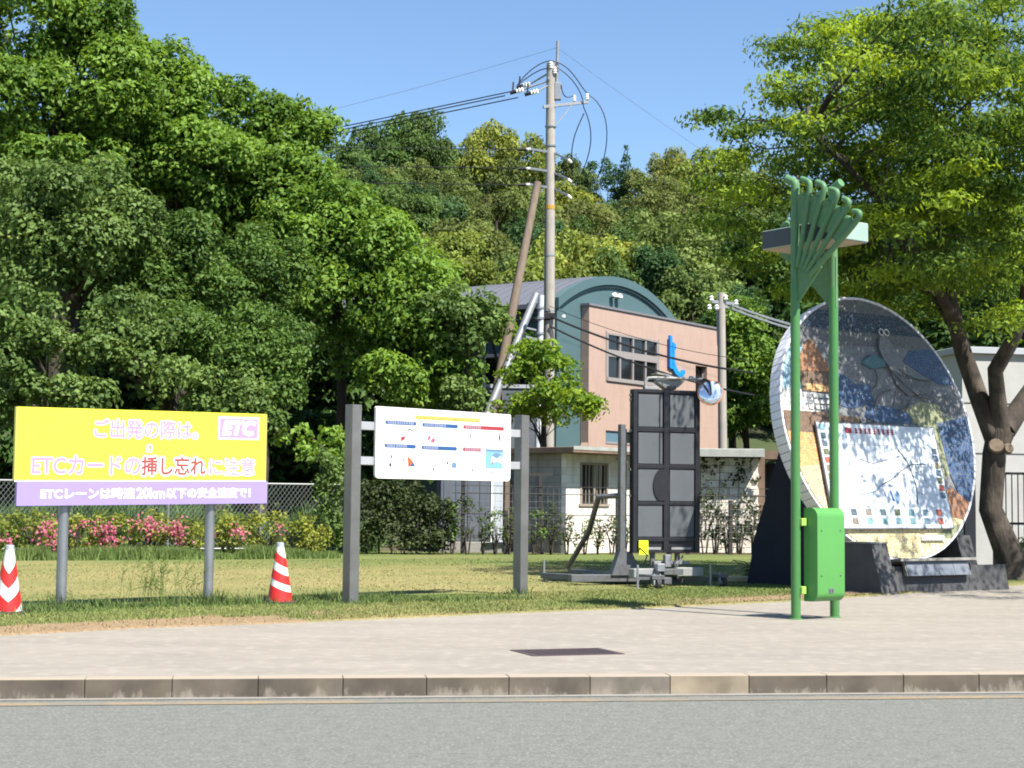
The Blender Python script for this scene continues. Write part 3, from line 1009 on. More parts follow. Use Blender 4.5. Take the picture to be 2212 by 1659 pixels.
# --- white information board between two square posts
def info_board():
    t = thing('information_board', 'white information board with blue and red headings between two square steel posts', 'information board', (-1.973, 20.395, 0), R(45))
    for u in (.02, 2.99):
        mb = MB().box(u - .074, u + .074, -.074, .074, .05, 2.585, .006)
        mb.build('post', 'bronze_post', t)
        MB().box(u - .12, u + .12, -.12, .12, .12, .165, .005).build('post_foot', 'dark_concrete', t)
    for z in (2.28, 1.845):
        MB().box(.094, 2.916, -.05, .03, z, z + .102, .004).build('rail', 'rail', t)
    x0, x1, z0, z1 = .315, 2.69, 1.682, 2.58
    r = .055
    poly = []
    for cx, cz, a0 in ((x1 - r, z0 + r, 270), (x1 - r * .4, z1 - r * .4, 0), (x0 + r * .4, z1 - r * .4, 90), (x0 + r, z0 + r, 180)):
        rr = r if cz < 2 else r * .4
        for q in range(6):
            a = R(a0 + q * 18)
            poly.append((cx + rr * math.cos(a), cz + rr * math.sin(a)))
    pn = MB().prism(poly, -.085, -.052).build('panel', 'white_board', t)
    def wb(X, Y):
        fx = (X - 62) / 2042
        a = 38 + fx * 87
        b = 1105 + fx * 45
        fy = (Y - a) / (b - a)
        return (x0 + fx * (x1 - x0), z1 - fy * (z1 - z0))
    lay = [0]
    def pr(name, pts, mat, raw=False, dy=0.0):
        q = pts if raw else [wb(*p) for p in pts]
        return MB().prism(q, -.0866 - dy, -.0855 - dy).build(name, mat, pn)
    def rect(name, X0, Y0, X1, Y1, mat, dy=0.0):
        sl = 87 / 2042 * .8
        return pr(name, [(X0, Y0), (X1, Y0 + (X1 - X0) * sl), (X1, Y1 + (X1 - X0) * sl), (X0, Y1)], mat, dy=dy)
    def pill(X0, Y0, X1, h, mat):
        a, b = wb(X0, Y0), wb(X1, Y0 + (X1 - X0) * .043)
        zc = (a[1] + b[1]) / 2
        hh = h / 1000 * .88 / 2
        q = []
        for i in range(9):
            an = R(-90 + i * 22.5)
            q.append((b[0] - hh + hh * math.cos(an), zc + hh * math.sin(an)))
        for i in range(9):
            an = R(90 + i * 22.5)
            q.append((a[0] + hh + hh * math.cos(an), zc + hh * math.sin(an)))
        pr('heading_bar', q, mat, raw=True)
        return a[0] + hh, zc, hh
    rect('title_strip', 620, 160, 1600, 222, 'pale_yellow')
    a, b = wb(640, 215), wb(1590, 180)
    text('title_lettering', 'トンネルでいざという時ドライバーは', pn, 'brown_ink', a[0], b[0], a[1] - .005, a[1] + .032, -.0878, .0)
    rnd = random.Random(4)
    for X0, Y0, X1, mat, fillto in ((190, 272, 640, 'blue_ink', 590), (725, 300, 1265, 'blue_ink', 1050), (1345, 322, 1995, 'crimson_ink', 1625),
                                    (185, 617, 638, 'blue_ink', 510), (718, 640, 1255, 'blue_ink', 965), (1342, 662, 1640, 'crimson_ink', 1610)):
        xa, zc, hh = pill(X0, Y0, X1, 58, mat)
        xe = wb(fillto, Y0)[0]
        mb = MB()
        x = xa + .012
        while x < xe:
            w = rnd.uniform(.024, .034)
            for q in range(3):
                zz = zc - .016 + q * .0135
                mb.prism([(x, zz), (x + w * rnd.uniform(.6, 1), zz), (x + w * rnd.uniform(.6, 1), zz + .007), (x, zz + .007)], -.0878, -.0868)
            xm = x + w * rnd.uniform(.2, .7)
            mb.prism([(xm, zc - .018), (xm + .008, zc - .018), (xm + .008, zc + .018), (xm, zc + .018)], -.0884, -.0880)
            x += w + .009
        mb.build('heading_lettering', 'pale_print', pn)
    # small print under the headings: rows of grey dashes
    mb = MB()
    for X, Y, n, st in ((235, 345, 10, 20), (770, 372, 4, 16), (960, 378, 9, 20), (222, 680, 3, 16), (220, 725, 3, 15), (385, 715, 6, 18), (750, 755, 3, 14), (860, 762, 3, 14), (1040, 765, 2, 14), (1510, 470, 2, 16), (1570, 475, 4, 18), (1680, 478, 2, 16), (1735, 490, 3, 18), (1830, 480, 2, 14), (1520, 790, 3, 14), (1430, 965, 2, 14), (1560, 950, 3, 12), (1365, 425, 3, 14), (1370, 455, 3, 12), (1375, 485, 2, 12)):
        for i in range(n):
            x, z = wb(X + i * st, Y + rnd.uniform(-4, 4))
            w = rnd.uniform(.006, .013)
            mb.prism([(x, z), (x + w, z), (x + w, z + rnd.uniform(.006, .016)), (x, z + .008)], -.0866, -.0855)
    mb.build('small_print', 'grey_ink', pn)
    # pictograms: little heads, flames, a car, a telephone
    def disc(X, Y, rx, rz, mat, name='pictogram', a0=0, a1=360, dy=0.0):
        c = wb(X, Y)
        q = [(c[0] + rx * math.cos(R(a)), c[1] + rz * math.sin(R(a))) for a in np.linspace(a0, a1, 15)[: 14 if a1 - a0 == 360 else 15]]
        return pr(name, q, mat, raw=True, dy=dy)
    disc(545, 425, .052, .058, 'grey_ink', a0=10, a1=170)
    disc(545, 428, .026, .030, 'white_ink', dy=.0012)
    pr('pictogram', [(415, 500), (440, 480), (482, 482), (476, 520), (420, 562)], 'crimson_ink')
    disc(425, 455, .016, .015, 'grey_ink')
    pr('pictogram', [(800, 530), (815, 480), (850, 465), (860, 490), (830, 535)], 'pink_ink')
    pr('pictogram', [(850, 555), (880, 500), (915, 505), (920, 550), (890, 575)], 'pink_ink')
    disc(830, 445, .016, .013, 'grey_ink')
    disc(900, 450, .018, .016, 'grey_ink')
    disc(1168, 448, .014, .018, 'grey_ink')
    pr('pictogram', [(1155, 530), (1168, 535), (1164, 590), (1156, 588)], 'grey_ink')
    pr('pictogram', [(1455, 425), (1475, 425), (1475, 505), (1455, 503)], 'dark_ink')
    pr('pictogram', [(1912, 440), (1935, 440), (1940, 500), (1925, 545), (1908, 500)], 'dark_ink')
    disc(1922, 420, .012, .014, 'dark_ink')
    disc(285, 785, .018, .024, 'pink_ink')
    disc(272, 905, .022, .026, 'dark_ink')
    pr('pictogram', [(515, 780), (560, 810), (610, 880), (630, 925), (530, 925)], 'orange_ink')
    pr('pictogram', [(575, 890), (600, 870), (632, 925), (560, 928)], 'blue_ink', dy=.0012)
    pr('pictogram', [(525, 905), (550, 895), (555, 928), (527, 930)], 'crimson_ink', dy=.0012)
    pr('pictogram', [(445, 815), (468, 815), (462, 852), (448, 850)], 'dark_ink')
    pr('pictogram', [(430, 975), (448, 930), (470, 935), (485, 980), (468, 950), (450, 950)], 'grey_ink')
    pr('pictogram', [(265, 1000), (280, 975), (290, 1000)], 'grey_ink')
    disc(1112, 875, .020, .017, 'dark_ink')
    pr('pictogram', [(1172, 945), (1178, 880), (1212, 855), (1250, 885), (1255, 950)], 'pale_blue_ink')
    pr('pictogram', [(880, 990), (885, 955), (915, 930), (922, 960), (905, 1000)], 'grey_ink')
    pr('pictogram', [(1075, 985), (1105, 980), (1130, 1030), (1118, 1035), (1100, 995)], 'grey_ink')
    pr('pictogram', [(1435, 720), (1450, 720), (1450, 810), (1435, 808)], 'grey_ink')
    pr('pictogram', [(1600, 860), (1625, 795), (1632, 800), (1612, 865)], 'grey_ink')
    pr('pictogram', [(1485, 1005), (1490, 965), (1510, 960), (1502, 1010)], 'dark_ink')
    pr('pictogram', [(1790, 1005), (1815, 1000), (1815, 1035), (1800, 1030)], 'dark_ink')
    pr('picture_panel', [(1702, 655), (1985, 667), (1968, 962), (1700, 952)], 'cyan_ink')
    pr('heading_bar', [(1706, 657), (1985, 669), (1984, 702), (1704, 690)], 'pale_blue_ink', dy=.0012)
    pr('pictogram', [(1812, 755), (1845, 720), (1900, 718), (1942, 748), (1880, 800)], 'pale_blue_ink', dy=.0012)
    pr('pictogram', [(1785, 880), (1800, 770), (1880, 812), (1945, 770), (1960, 885), (1905, 850), (1860, 850)], 'white_ink', dy=.0018)
    pr('pictogram', [(1795, 850), (1825, 840), (1815, 880), (1790, 885)], 'pink_ink', dy=.0026)
info_board()

# --- traffic cones
def cone_part(mb, z0f, z1f, off, seg=32, nz=5, H=.70):
    """band of a cone between heights z0f(a) and z1f(a)"""
    k = len(mb.v)
    for j in range(seg):
        a = 2 * math.pi * j / seg
        za, zb = z0f(a), z1f(a)
        for i in range(nz + 1):
            z = za + (zb - za) * i / nz
            z = min(max(z, .03), H - .03)
            r = .150 - (.150 - .048) * (z - .04) / .65 + off
            mb.v.append((r * math.cos(a), r * math.sin(a), z))
    for j in range(seg):
        j2 = (j + 1) % seg
        for i in range(nz):
            mb.f.append((k + j * (nz + 1) + i, k + j2 * (nz + 1) + i, k + j2 * (nz + 1) + i + 1, k + j * (nz + 1) + i + 1))
def traffic_cone(loc, rz, style, label, tilt=0.0):
    t = thing('traffic_cone', label, 'traffic cone', loc, rz, 'red and white traffic cones on the grass edge')
    t.rotation_euler = (0, tilt, rz)
    MB().box(-.19, .19, -.19, .19, 0, .03, .01).build('base', 'rubber', t)
    MB().lathe([(.152, .03), (.150, .04), (.048, .69), (.048, .70)], 32).build('body', 'cone_white', t, True)
    MB().lathe([(.050, .66), (.047, .735), (.034, .74)], 20).build('cap', 'cap_grey', t, True)
    if style == 'spiral':
        for zc in (.105, .33, .545):
            w = .055 if zc > .2 else .085
            mb = MB()
            cone_part(mb, lambda a: zc - w + .055 * math.cos(a), lambda a: zc + w + .055 * math.cos(a), .0025)
            mb.build('stripe', 'cone_red', t, True)
    else:
        tri = lambda a: abs(((a / (math.pi / 2) + 1) % 2) - 1)
        for zc in (.06, .36):
            mb = MB()
            cone_part(mb, lambda a: zc - .085 + .17 * tri(a), lambda a: zc + .07 + .17 * tri(a), .0025)
            mb.build('stripe', 'cone_red', t, True)
traffic_cone((-2.789, 20.17, .145), R(180 - 7), 'spiral', 'traffic cone with slanting red and white bands between the yellow billboard and the white board', R(1))
traffic_cone((-5.43, 17.98, .145), R(-73), 'chevron', 'traffic cone with red and white chevrons at the left edge below the yellow billboard')

# --- drain grate in the pavement
def grate():
    c = Vector((.487, 14.11))
    t = thing('drain_cover', 'rusty dark iron drain cover set flush in the pale pavement', 'drain cover', (c.x, c.y, .128), R(20))
    # measured corners, in the cover's own frame
    MB().box(-.40, .40, -.27, .27, -.02, .0095).build('pan', 'iron', t)
    fr = MB()
    for s in (-1, 1):
        fr.box(-.41, .41, s * .26 - .022, s * .26 + .022, .0, .014)
        fr.box(s * .39 - .022, s * .39 + .022, -.237, .237, .0, .0138)
    fr.build('frame', 'iron', t)
    bars = MB()
    for i in range(17):
        bars.box(-.36 + i * .045 - .010, -.36 + i * .045 + .010, -.236, .236, .009, .0128)
    b = bars.build('grating', 'iron', t)
grate()

# ================================================================== GREEN LAMP SCULPTURE
def green_lamp():
    t = thing('lamp_sculpture', 'tall green sculpture of two posts with fans of curled pipes and a flat box', 'lamp sculpture', (3.43, 18.64, 0), R(36.4))
    for x in (-.313, .313):
        MB().tube([(x, 0, .08), (x, 0, 3.9)], .054, 20).build('post', 'green_paint', t, True)
        MB().lathe([(.075, .13), (.075, .142), (.056, .148)], 20, (x, 0, 0)).build('collar', 'green_paint', t, True)
    sl = MB().box(-.262, .262, -.575, .575, 4.345, 4.56, .008).build('lantern', 'slab_paint', t)
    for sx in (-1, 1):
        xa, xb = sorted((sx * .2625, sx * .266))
        MB().box(xa, xb, -.565, .565, 4.352, 4.553).build('dark_side', 'slab_side', sl)  # thin dark sheet over each long side of the lantern
    MB().box(-.25, .25, -.56, .56, 4.338, 4.3445).build('lantern_base', 'slab_under', sl)
    c = [(.0, 4.83), (.233, 4.835), (.424, 4.775), (.598, 4.687), (.735, 4.564), (.871, 4.421)]
    b = [(.012, 4.99), (.250, 4.965), (.466, 4.895), (.660, 4.803), (.824, 4.676), (.980, 4.53)]
    tp = [(-.125, 5.10), (.125, 5.06), (.352, 4.99), (.545, 4.88), (.74, 4.745), (.885, 4.585)]
    A = (.0, 3.776)
    def hand(s, label):
        f = lambda u, n, z: (s * (-.313 - n), -s * u, z)
        def polar(r, a):
            return (A[0] + r * math.sin(a), A[1] + r * math.cos(a))
        an = [math.atan2(q[0] - A[0], q[1] - A[1]) for q in c]
        lower = [(-.055, 3.66), (.02, 3.64)] + [polar(.47, a) for a in np.linspace(an[5] + .06, -.12, 9)]
        fan = MB().prism(lower, -.02, .012, f).build('fan_plate', 'green_old', t, label=label)
        MB().tube([f(*q) for q in [(polar(.30, a)[0], .018, polar(.30, a)[1]) for a in np.linspace(an[5], .05, 8)]], .010, 6).build('fan_ridge', 'green_old', fan, True)
        up = []
        for i in range(6):
            up.append(polar(1.03, an[i]))
            if i < 5:
                for q in (.2, .4, .6, .8):
                    up.append(polar(1.03 + .075 * math.sin(q * math.pi), an[i] + (an[i + 1] - an[i]) * q))
        low = [polar(.80, a) for a in np.linspace(an[5], an[0], 9)]
        MB().prism(up + low, -.02, .012, f).build('knuckle_plate', 'green_old', fan)
        for i in range(6):
            r = .050 if i == 0 else .033
            r0 = polar(-.10, 0) if i == 0 else polar(.30, an[i])
            m = ((b[i][0] + tp[i][0]) / 2, (b[i][1] + tp[i][1]) / 2 + .022)
            pth = [r0, ((r0[0] + c[i][0]) / 2, (r0[1] + c[i][1]) / 2), c[i], b[i], (b[i][0] * .8 + m[0] * .2, b[i][1] * .35 + m[1] * .65), m, tp[i]]
            pts = [f(p[0], .022 if i else 0, p[1]) for p in pth]
            # round the bends
            for _ in range(2):
                q = [pts[0]]
                for a, d in zip(pts, pts[1:]):
                    a, d = Vector(a), Vector(d)
                    q += [a.lerp(d, .25), a.lerp(d, .75)]
                pts = q + [pts[-1]]
            MB().tube(pts, r, 12).build('pipe', 'green_old', t, True)
        for i in range(5):
            arc = [f(*[(p[0], .0, p[1]) for p in [polar(1.03 + .075 * math.sin(q * math.pi), an[i] + (an[i + 1] - an[i]) * q)]][0]) for q in np.linspace(.06, .94, 7)]
            MB().tube(arc, .028, 8).build('knuckle', 'green_old', fan, True)
    hand(1, 'near fan of curled pipes')
    hand(-1, 'far fan of curled pipes')
    # control box hung between the posts
    y0, y1, zb, zt, rr = -.235, -.03, .335, 1.372, .10
    prof = [(y1, zb)]
    for q in range(7):
        a = R(270 - q * 15)
        prof.append((y0 + rr + rr * math.cos(a), zb + rr + rr * math.sin(a)))
    for q in range(7):
        a = R(180 - q * 15)
        prof.append((y0 + rr + rr * math.cos(a), zt - rr + rr * math.sin(a)))
    prof.append((y1, zt))
    box = MB().prism(prof, -.215, .222, lambda a, x, z: (x, a, z)).build('control_box', 'green_box', t, True)
    for x in (-.15, .155):
        for z in (.62, 1.12):
            MB().lathe([(.009, 0), (.009, .004), (.005, .007)], 8).build('bolt', 'dark_ink', box).matrix_local = Matrix.Translation((x, y0 - .0005, z)) @ Matrix.Rotation(R(90), 4, 'X')
    MB().box(-.04, .045, y0 - .004, y0 - .0005, .43, .48).build('nameplate', 'plate_grey', box)
    for x in (-.03, .01):
        MB().prism([(x, .437), (x + .023, .437), (x + .023, .472), (x, .472)], y0 - .006, y0 - .0045).build('nameplate_mark', 'dark_ink', box)
    for z in (.415, 1.17):
        for sx in (-1, 1):
            xa, xb = sorted((sx * .30, sx * .224))
            MB().box(xa, xb, -.085, -.035, z, z + .085, .006).build('clamp', 'clamp', t)
green_lamp()

# ================================================================== ROUND MOSAIC MONUMENT
def monument():
    yaw, lean = .616, .244
    CZ = 2.618
    t = thing('mosaic_monument', 'huge leaning round mosaic disc with white tiled rim and a map panel', 'monument', (5.701, 25.422, 0), yaw)
    cl, sl = math.cos(lean), math.sin(lean)
    Rr = 2.115
    def D(u, n, v):
        return (u, v * sl - n * cl, CZ + v * cl + n * sl)
    circ = [(Rr * math.cos(a), Rr * math.sin(a)) for a in np.linspace(0, 2 * math.pi, 97)[:-1]]
    disc = MB().prism([(x * .975, z * .975) for x, z in circ], -.0, -.20, lambda x, y, z: D(x, y, z)).build('disc', 'grout', t)
    # rim tiles, one object each
    N = 104
    w = 2 * math.pi * Rr / N
    tile = MB().box(-w / 2 + .004, w / 2 - .004, -.014, .215, -.042, .0, .005).mesh('rim_tile')
    tile.materials.append(M['tile_white'])
    for i in range(N):
        a = 2 * math.pi * i / N
        o = put('rim_tile', tile, disc)
        z = Vector((math.cos(a), math.sin(a)))
        x3 = Vector(D(-z.y, 0, z.x)) - Vector(D(0, 0, 0))
        z3 = Vector(D(z.x, 0, z.y)) - Vector(D(0, 0, 0))
        y3 = -(Vector(D(0, 1, 0)) - Vector(D(0, 0, 0)))
        m = Matrix((x3, y3, z3)).transposed().to_4x4()
        m.translation = Vector(D(z.x * Rr, 0, z.y * Rr)) + z3 * random.uniform(-.002, .002)
        o.matrix_local = m
    # the picture: flat regions of broken tile, clipped to the disc
    rc = Rr - .045
    clip = [(rc * math.cos(a), rc * math.sin(a)) for a in np.linspace(0, 2 * math.pi, 65)[:-1]]
    def clipped(poly):
        out = list(poly)
        for i in range(len(clip)):
            a, b = clip[i], clip[(i + 1) % len(clip)]
            src, out = out, []
            side = lambda p: (b[0] - a[0]) * (p[1] - a[1]) - (b[1] - a[1]) * (p[0] - a[0])
            for j in range(len(src)):
                p, q = src[j], src[(j + 1) % len(src)]
                sp_, sq = side(p), side(q)
                if sp_ >= 0:
                    out.append(p)
                if (sp_ >= 0) != (sq >= 0):
                    k = sp_ / (sp_ - sq)
                    out.append((p[0] + (q[0] - p[0]) * k, p[1] + (q[1] - p[1]) * k))
            if not out:
                return out
        return out
    lv = [.002]
    def region(poly, mat, name='mosaic_field', label=None):
        q = clipped(poly)
        if len(q) < 3:
            return
        lv[0] += .0012
        MB().prism(q, lv[0], -.001, lambda x, y, z: D(x, y, z)).build(name, mat, disc, label=label)
    B = 2.3
    region([(-B, -B), (B, -B), (B, B), (-B, B)], 'mos_grey')
    region([(-B, 1.84), (B, 1.84), (B, B), (-B, B)], 'mos_dgrey')
    region([(-B, 1.56), (-.3, 1.53), (B, 1.55), (B, 1.84), (.2, 1.86), (-B, 1.84)], 'mos_navy', label='dark navy band near the top')
    region([(-B, 1.25), (B, 1.36), (B, 1.545), (-.3, 1.525), (-B, 1.555)], 'mos_dgrey')
    region([(-B, .53), (-1.4, .53), (-1.4, 1.2), (-B, 1.18)], 'mos_sky', label='pale blue field at the left')
    region([(-B, .18), (-1.3, .18), (-1.3, .53), (-B, .53)], 'mos_white')
    region([(-1.0, .82), (-.67, .82), (-.4, .66), (-.1, .68), (-.05, .40), (-.6, .25), (-1.0, .35)], 'mos_blue')
    region([(.80, 1.10), (1.0, 1.30), (1.42, 1.35), (B, 1.30), (B, .80), (1.6, .75), (1.2, .9)], 'mos_blue')
    region([(.5, .62), (1.2, .50), (1.75, .62), (1.9, .30), (1.2, .16), (.3, .25)], 'mos_dgrey')
    region([(-.2, .36), (.1, .34), (.72, .26), (.7, .08), (.0, .05), (-.35, .15)], 'mos_blue')
    region([(.6, .30), (1.0, .45), (1.45, .40), (1.5, .0), (.9, -.05)], 'mos_green')
    region([(1.0, -.2), (1.3, .25), (1.75, .18), (1.7, -.3), (1.4, -.7), (1.1, -.9)], 'mos_green')
    region([(1.30, .10), (B, .30), (B, -1.0), (1.55, -1.25), (1.35, -.7)], 'mos_blue', label='blue field at the lower right')
    region([(1.10, -1.05), (1.30, -.95), (1.75, -1.22), (1.6, -1.7), (1.15, -1.5)], 'mos_brown')
    region([(-1.30, .18), (-.45, .12), (-.42, -.3), (-B, -.3), (-B, .18)], 'mos_dbrown')
    region([(-B, -.13), (-1.3, -.16), (-1.2, -.66), (-B, -.74)], 'mos_orange', label='orange field at the left')
    region([(-B, -.70), (-1.2, -.62), (-1.0, -1.18), (-B, -1.2)], 'mos_sand')
    region([(-B, -1.14), (-.8, -1.1), (B, -1.62), (B, -B), (-B, -B)], 'mos_cream', label='cream field along the foot')
    region([(.95, -1.62), (1.5, -1.5), (1.75, -1.25), (1.3, -1.78), (.7, -1.75)], 'mos_green')
    # thatched house
    region([(-1.72, .82), (-1.30, 1.32), (-1.18, 1.33), (-.90, .83)], 'mos_brown', label='thatched roof of the mosaic house')
    region([(-1.60, .50), (-.96, .50), (-1.0, .82), (-1.58, .82)], 'mos_dbrown')
    region([(-1.50, .62), (-1.02, .60), (-.98, .50), (-1.5, .50)], 'mos_orange')
    for i in range(4):
        for j in range(3):
            x = -1.52 + i * .125
            z = .22 + j * .09
            region([(x, z), (x + .09, z), (x + .09, z + .062), (x, z + .062)], 'mos_white')
    # a heron like bird in grey and its water lines
    region([(-.22, 1.02), (.05, 1.16), (.30, 1.12), (.34, .98), (.0, .93)], 'mos_teal')
    region([(.25, 1.28), (.33, 1.48), (.48, 1.50), (.58, 1.35), (.72, 1.10), (.66, .85), (.42, .95), (.3, 1.1)], 'mos_grey')
    region([(.42, .95), (.70, .80), (1.35, .80), (1.2, .58), (.72, .52), (.5, .70)], 'mos_dgrey')
    def line(pts, wd=.022, mat='mos_line'):
        lv[0] += .0012
        q = [D(x, lv[0], z) for x, z in pts]
        MB().tube(q, wd / 2, 6).build('mosaic_line', mat, disc)
    sm = lambda a, b, c, n=8: [((1 - q) ** 2 * a[0] + 2 * q * (1 - q) * b[0] + q * q * c[0], (1 - q) ** 2 * a[1] + 2 * q * (1 - q) * b[1] + q * q * c[1]) for q in np.linspace(0, 1, n)]
    line(sm((.27, 1.45), (.18, 1.2), (.40, .98)))
    line(sm((.35, 1.0), (.55, .75), (.95, .52)))
    line(sm((.95, .52), (1.2, .42), (1.32, .62)))
    line(sm((.62, .95), (.9, .75), (1.3, .80)))
    line(sm((.05, .92), (.12, .7), (-.08, .60)))
    line(sm((-.1, .22), (-.15, .52), (.35, .60)))
    line(sm((.35, .22), (.6, .25), (.7, .42)))
    line(sm((-.35, .10), (-.1, .0), (.2, .0)))
    for x in (.37, .49):
        ring = [(x + .052 * math.cos(a), 1.55 + .052 * math.sin(a)) for a in np.linspace(0, 2 * math.pi, 13)]
        line(ring, .02, 'mos_white')
    # map panel standing proud of the disc
    pu0, pu1, pv0, pv1 = -1.50, 1.09, -1.61, -.008
    panel = MB().box(pu0, pu1, -.0, .0, 0, 0)
    mb = MB()
    mb.prism([(pu0, pv0), (pu1, pv0), (pu1, pv1), (pu0, pv1)], .080, .064, lambda x, y, z: D(x, y, z))
    panel = mb.build('map_panel', 'glass_blue', t, label='white map panel with rows of small photographs')
    rows = [(-1.61, -1.292), (-1.288, -.972), (-.968, -.652), (-.648, -.332), (-.328, -.008)]
    for a, b in rows:
        MB().prism([(pu0, a), (pu1, a), (pu1, b), (pu0, b)], .088, .0805, lambda x, y, z: D(x, y, z)).build('panel_row', 'map_white', panel)
    fr = MB()
    for a, b, c_, d_ in ((pu0 - .02, pu0, pv0 - .02, pv1 + .015), (pu1, pu1 + .02, pv0 - .02, pv1 + .015), (pu0, pu1, pv0 - .02, pv0), (pu0, pu1, pv1, pv1 + .015)):
        fr.prism([(a, c_), (b, c_), (b, d_), (a, d_)], .089, .06, lambda x, y, z: D(x, y, z))
    fr.build('panel_frame', 'cap_metal', panel)
    for u in (pu0 + .1, pu1 - .1):
        for v in (pv0 + .1, pv1 - .1):
            MB().tube([D(u, .0, v), D(u, .066, v)], .02, 8).build('standoff', 'cap_metal', panel)
    photo_cols = [(.10, .16, .22), (.05, .09, .10), (.16, .30, .33), (.45, .10, .06), (.07, .10, .13), (.13, .17, .2), (.20, .17, .13), (.10, .12, .06), (.22, .2, .1)]
    for i, cset in enumerate(photo_cols):
        M['photo%d' % i] = pbr('photo%d' % i, tuple(.6 * q for q in cset), 0.5, tuple(min(.4, 1.1 * q + .02) for q in cset), scale=11, detail=3)
    pr = random.Random(5)
    def photo(u, v, w=.115, h=.095):
        MB().prism([(u, v), (u + w, v), (u + w, v + h), (u, v + h)], .0905, .0882, lambda x, y, z: D(x, y, z)).build('photograph', 'photo%d' % pr.randrange(9), panel)
    for k in range(8):
        photo(pu1 - .145, -.32 - k * .118) if 0 < k else None
    for k in range(9):
        photo(pu0 + .035, -.13 - k * .125)
    for i in range(8):
        for j in range(2):
            photo(pu0 + .06 + i * .315, pv0 + .05 + j * .135, .125, .10)
    # title: one red word block and a row of red characters too blurred to read
    mb = MB()
    def mark(u0, u1, v0, v1):
        mb.prism([(u0, v0), (u1, v0), (u1, v1), (u0, v1)], .0905, .0882, lambda x, y, z: D(x, y, z))
    x = -.72
    mark(-.92, -.78, -.155, -.07)
    for i in range(9):
        wd = .075
        for q in range(3):
            mark(x, x + wd * pr.uniform(.7, 1), -.15 + q * .032, -.15 + q * .032 + .015)
        mark(x + wd * pr.uniform(.2, .6), x + wd * .75, -.155, -.07)
        x += .10
    mb.build('title_lettering', 'crimson_ink', panel)
    # roads and rivers of the map
    def route(pts, wd=.008, mat='dark_ink'):
        MB().tube([D(a, .0895, b) for a, b in pts], wd, 5).build('map_line', mat, panel)
    route([(-.35, -.95), (-.1, -.86), (.15, -.72), (.4, -.62), (.75, -.60)])
    route([(.15, -.35), (.35, -.62), (.42, -.95), (.38, -1.25)])
    route([(.62, -.38), (.55, -.62), (.68, -.9)], .006, 'grey_ink')
    route([(-.75, -.55), (-.45, -.62), (-.1, -.55), (.2, -.48)], .006, 'grey_ink')
    route([(-.9, -1.12), (-.5, -1.05), (-.35, -.95), (-.3, -1.15)], .007, 'pale_blue_ink')
    route([(.40, -.75), (.62, -.72)], .005, 'grey_ink')
    route([(.40, -1.05), (.58, -1.10)], .005, 'grey_ink')
    MB().prism([(-.10, -1.22), (-.03, -1.24), (.02, -1.1), (-.04, -1.02), (-.11, -1.1)], .0905, .0882, lambda x, y, z: D(x, y, z)).build('map_area', 'pale_blue_ink', panel)
    MB().prism([(-.17, -1.2), (-.13, -1.2), (-.16, -1.02), (-.2, -1.04)], .0905, .0882, lambda x, y, z: D(x, y, z)).build('map_area', 'blue_ink', panel)
    MB().prism([(.35, -1.80), (.85, -1.80), (.85, -1.735), (.35, -1.735)], .07, .0, lambda x, y, z: D(x, y, z)).build('nameplate', 'white_board', disc)
    # dark buttress holding the disc from behind
    mb = MB()
    for s, e in ((-1.0, -.55), (.55, 1.0)):
        mb.prism([(-.22, .05), (1.95, .05), (1.75, .9), (.85, 3.1), (.62, 3.1)], s, e, lambda a, x, z: (x, a, z))
    mb.build('buttress', 'navy_wall', t)
    MB().box(-.5, 1.5, .2, 1.4, .05, .5, .03).build('rear_footing', 'navy_wall', t)
    # stone plinth in front with four sloping plates and two cheek blocks
    MB().prism([(-1.02, .05), (-.62, .05), (-.62, .46), (-.92, .52)], -1.0, 1.75, lambda a, x, z: (x, a, z)).build('plinth', 'dark_concrete', t)
    ck = MB().prism([(-1.26, .03), (-.45, .03), (-.50, .86), (-1.02, .86)], -1.36, -1.03, lambda a, x, z: (x, a, z)).build('cheek_block', 'dark_concrete', t)
    MB().prism([(-1.03, .8605), (-.49, .8605), (-.49, .88), (-1.03, .88)], -1.37, -1.02, lambda a, x, z: (x, a, z)).build('block_cap', 'concrete', ck)
    MB().prism([(-.55, .03), (.35, .03), (.3, .95), (-.25, .95)], 1.42, 1.75, lambda a, x, z: (x, a, z)).build('cheek_block', 'dark_concrete', t)
    lg = MB().prism([(-1.05, .38), (-.98, .38), (-.935, .60), (-.965, .60)], -.62, .80, lambda a, x, z: (x, a, z)).build('sign_ledge', 'concrete', t)
    for i in range(4):
        x = -.60 + i * .345
        MB().prism([(-1.066, .385), (-1.052, .385), (-.972, .585), (-.986, .585)], x, x + .335, lambda a, x_, z: (x_, a, z)).build('sign_plate', 'plate_grey', lg)
    MB().prism([(-1.04, .60), (-.6, .56), (-.6, .60), (-1.04, .64)], -.75, .95, lambda a, x, z: (x, a, z)).build('plinth_cap', 'concrete', t)
monument()

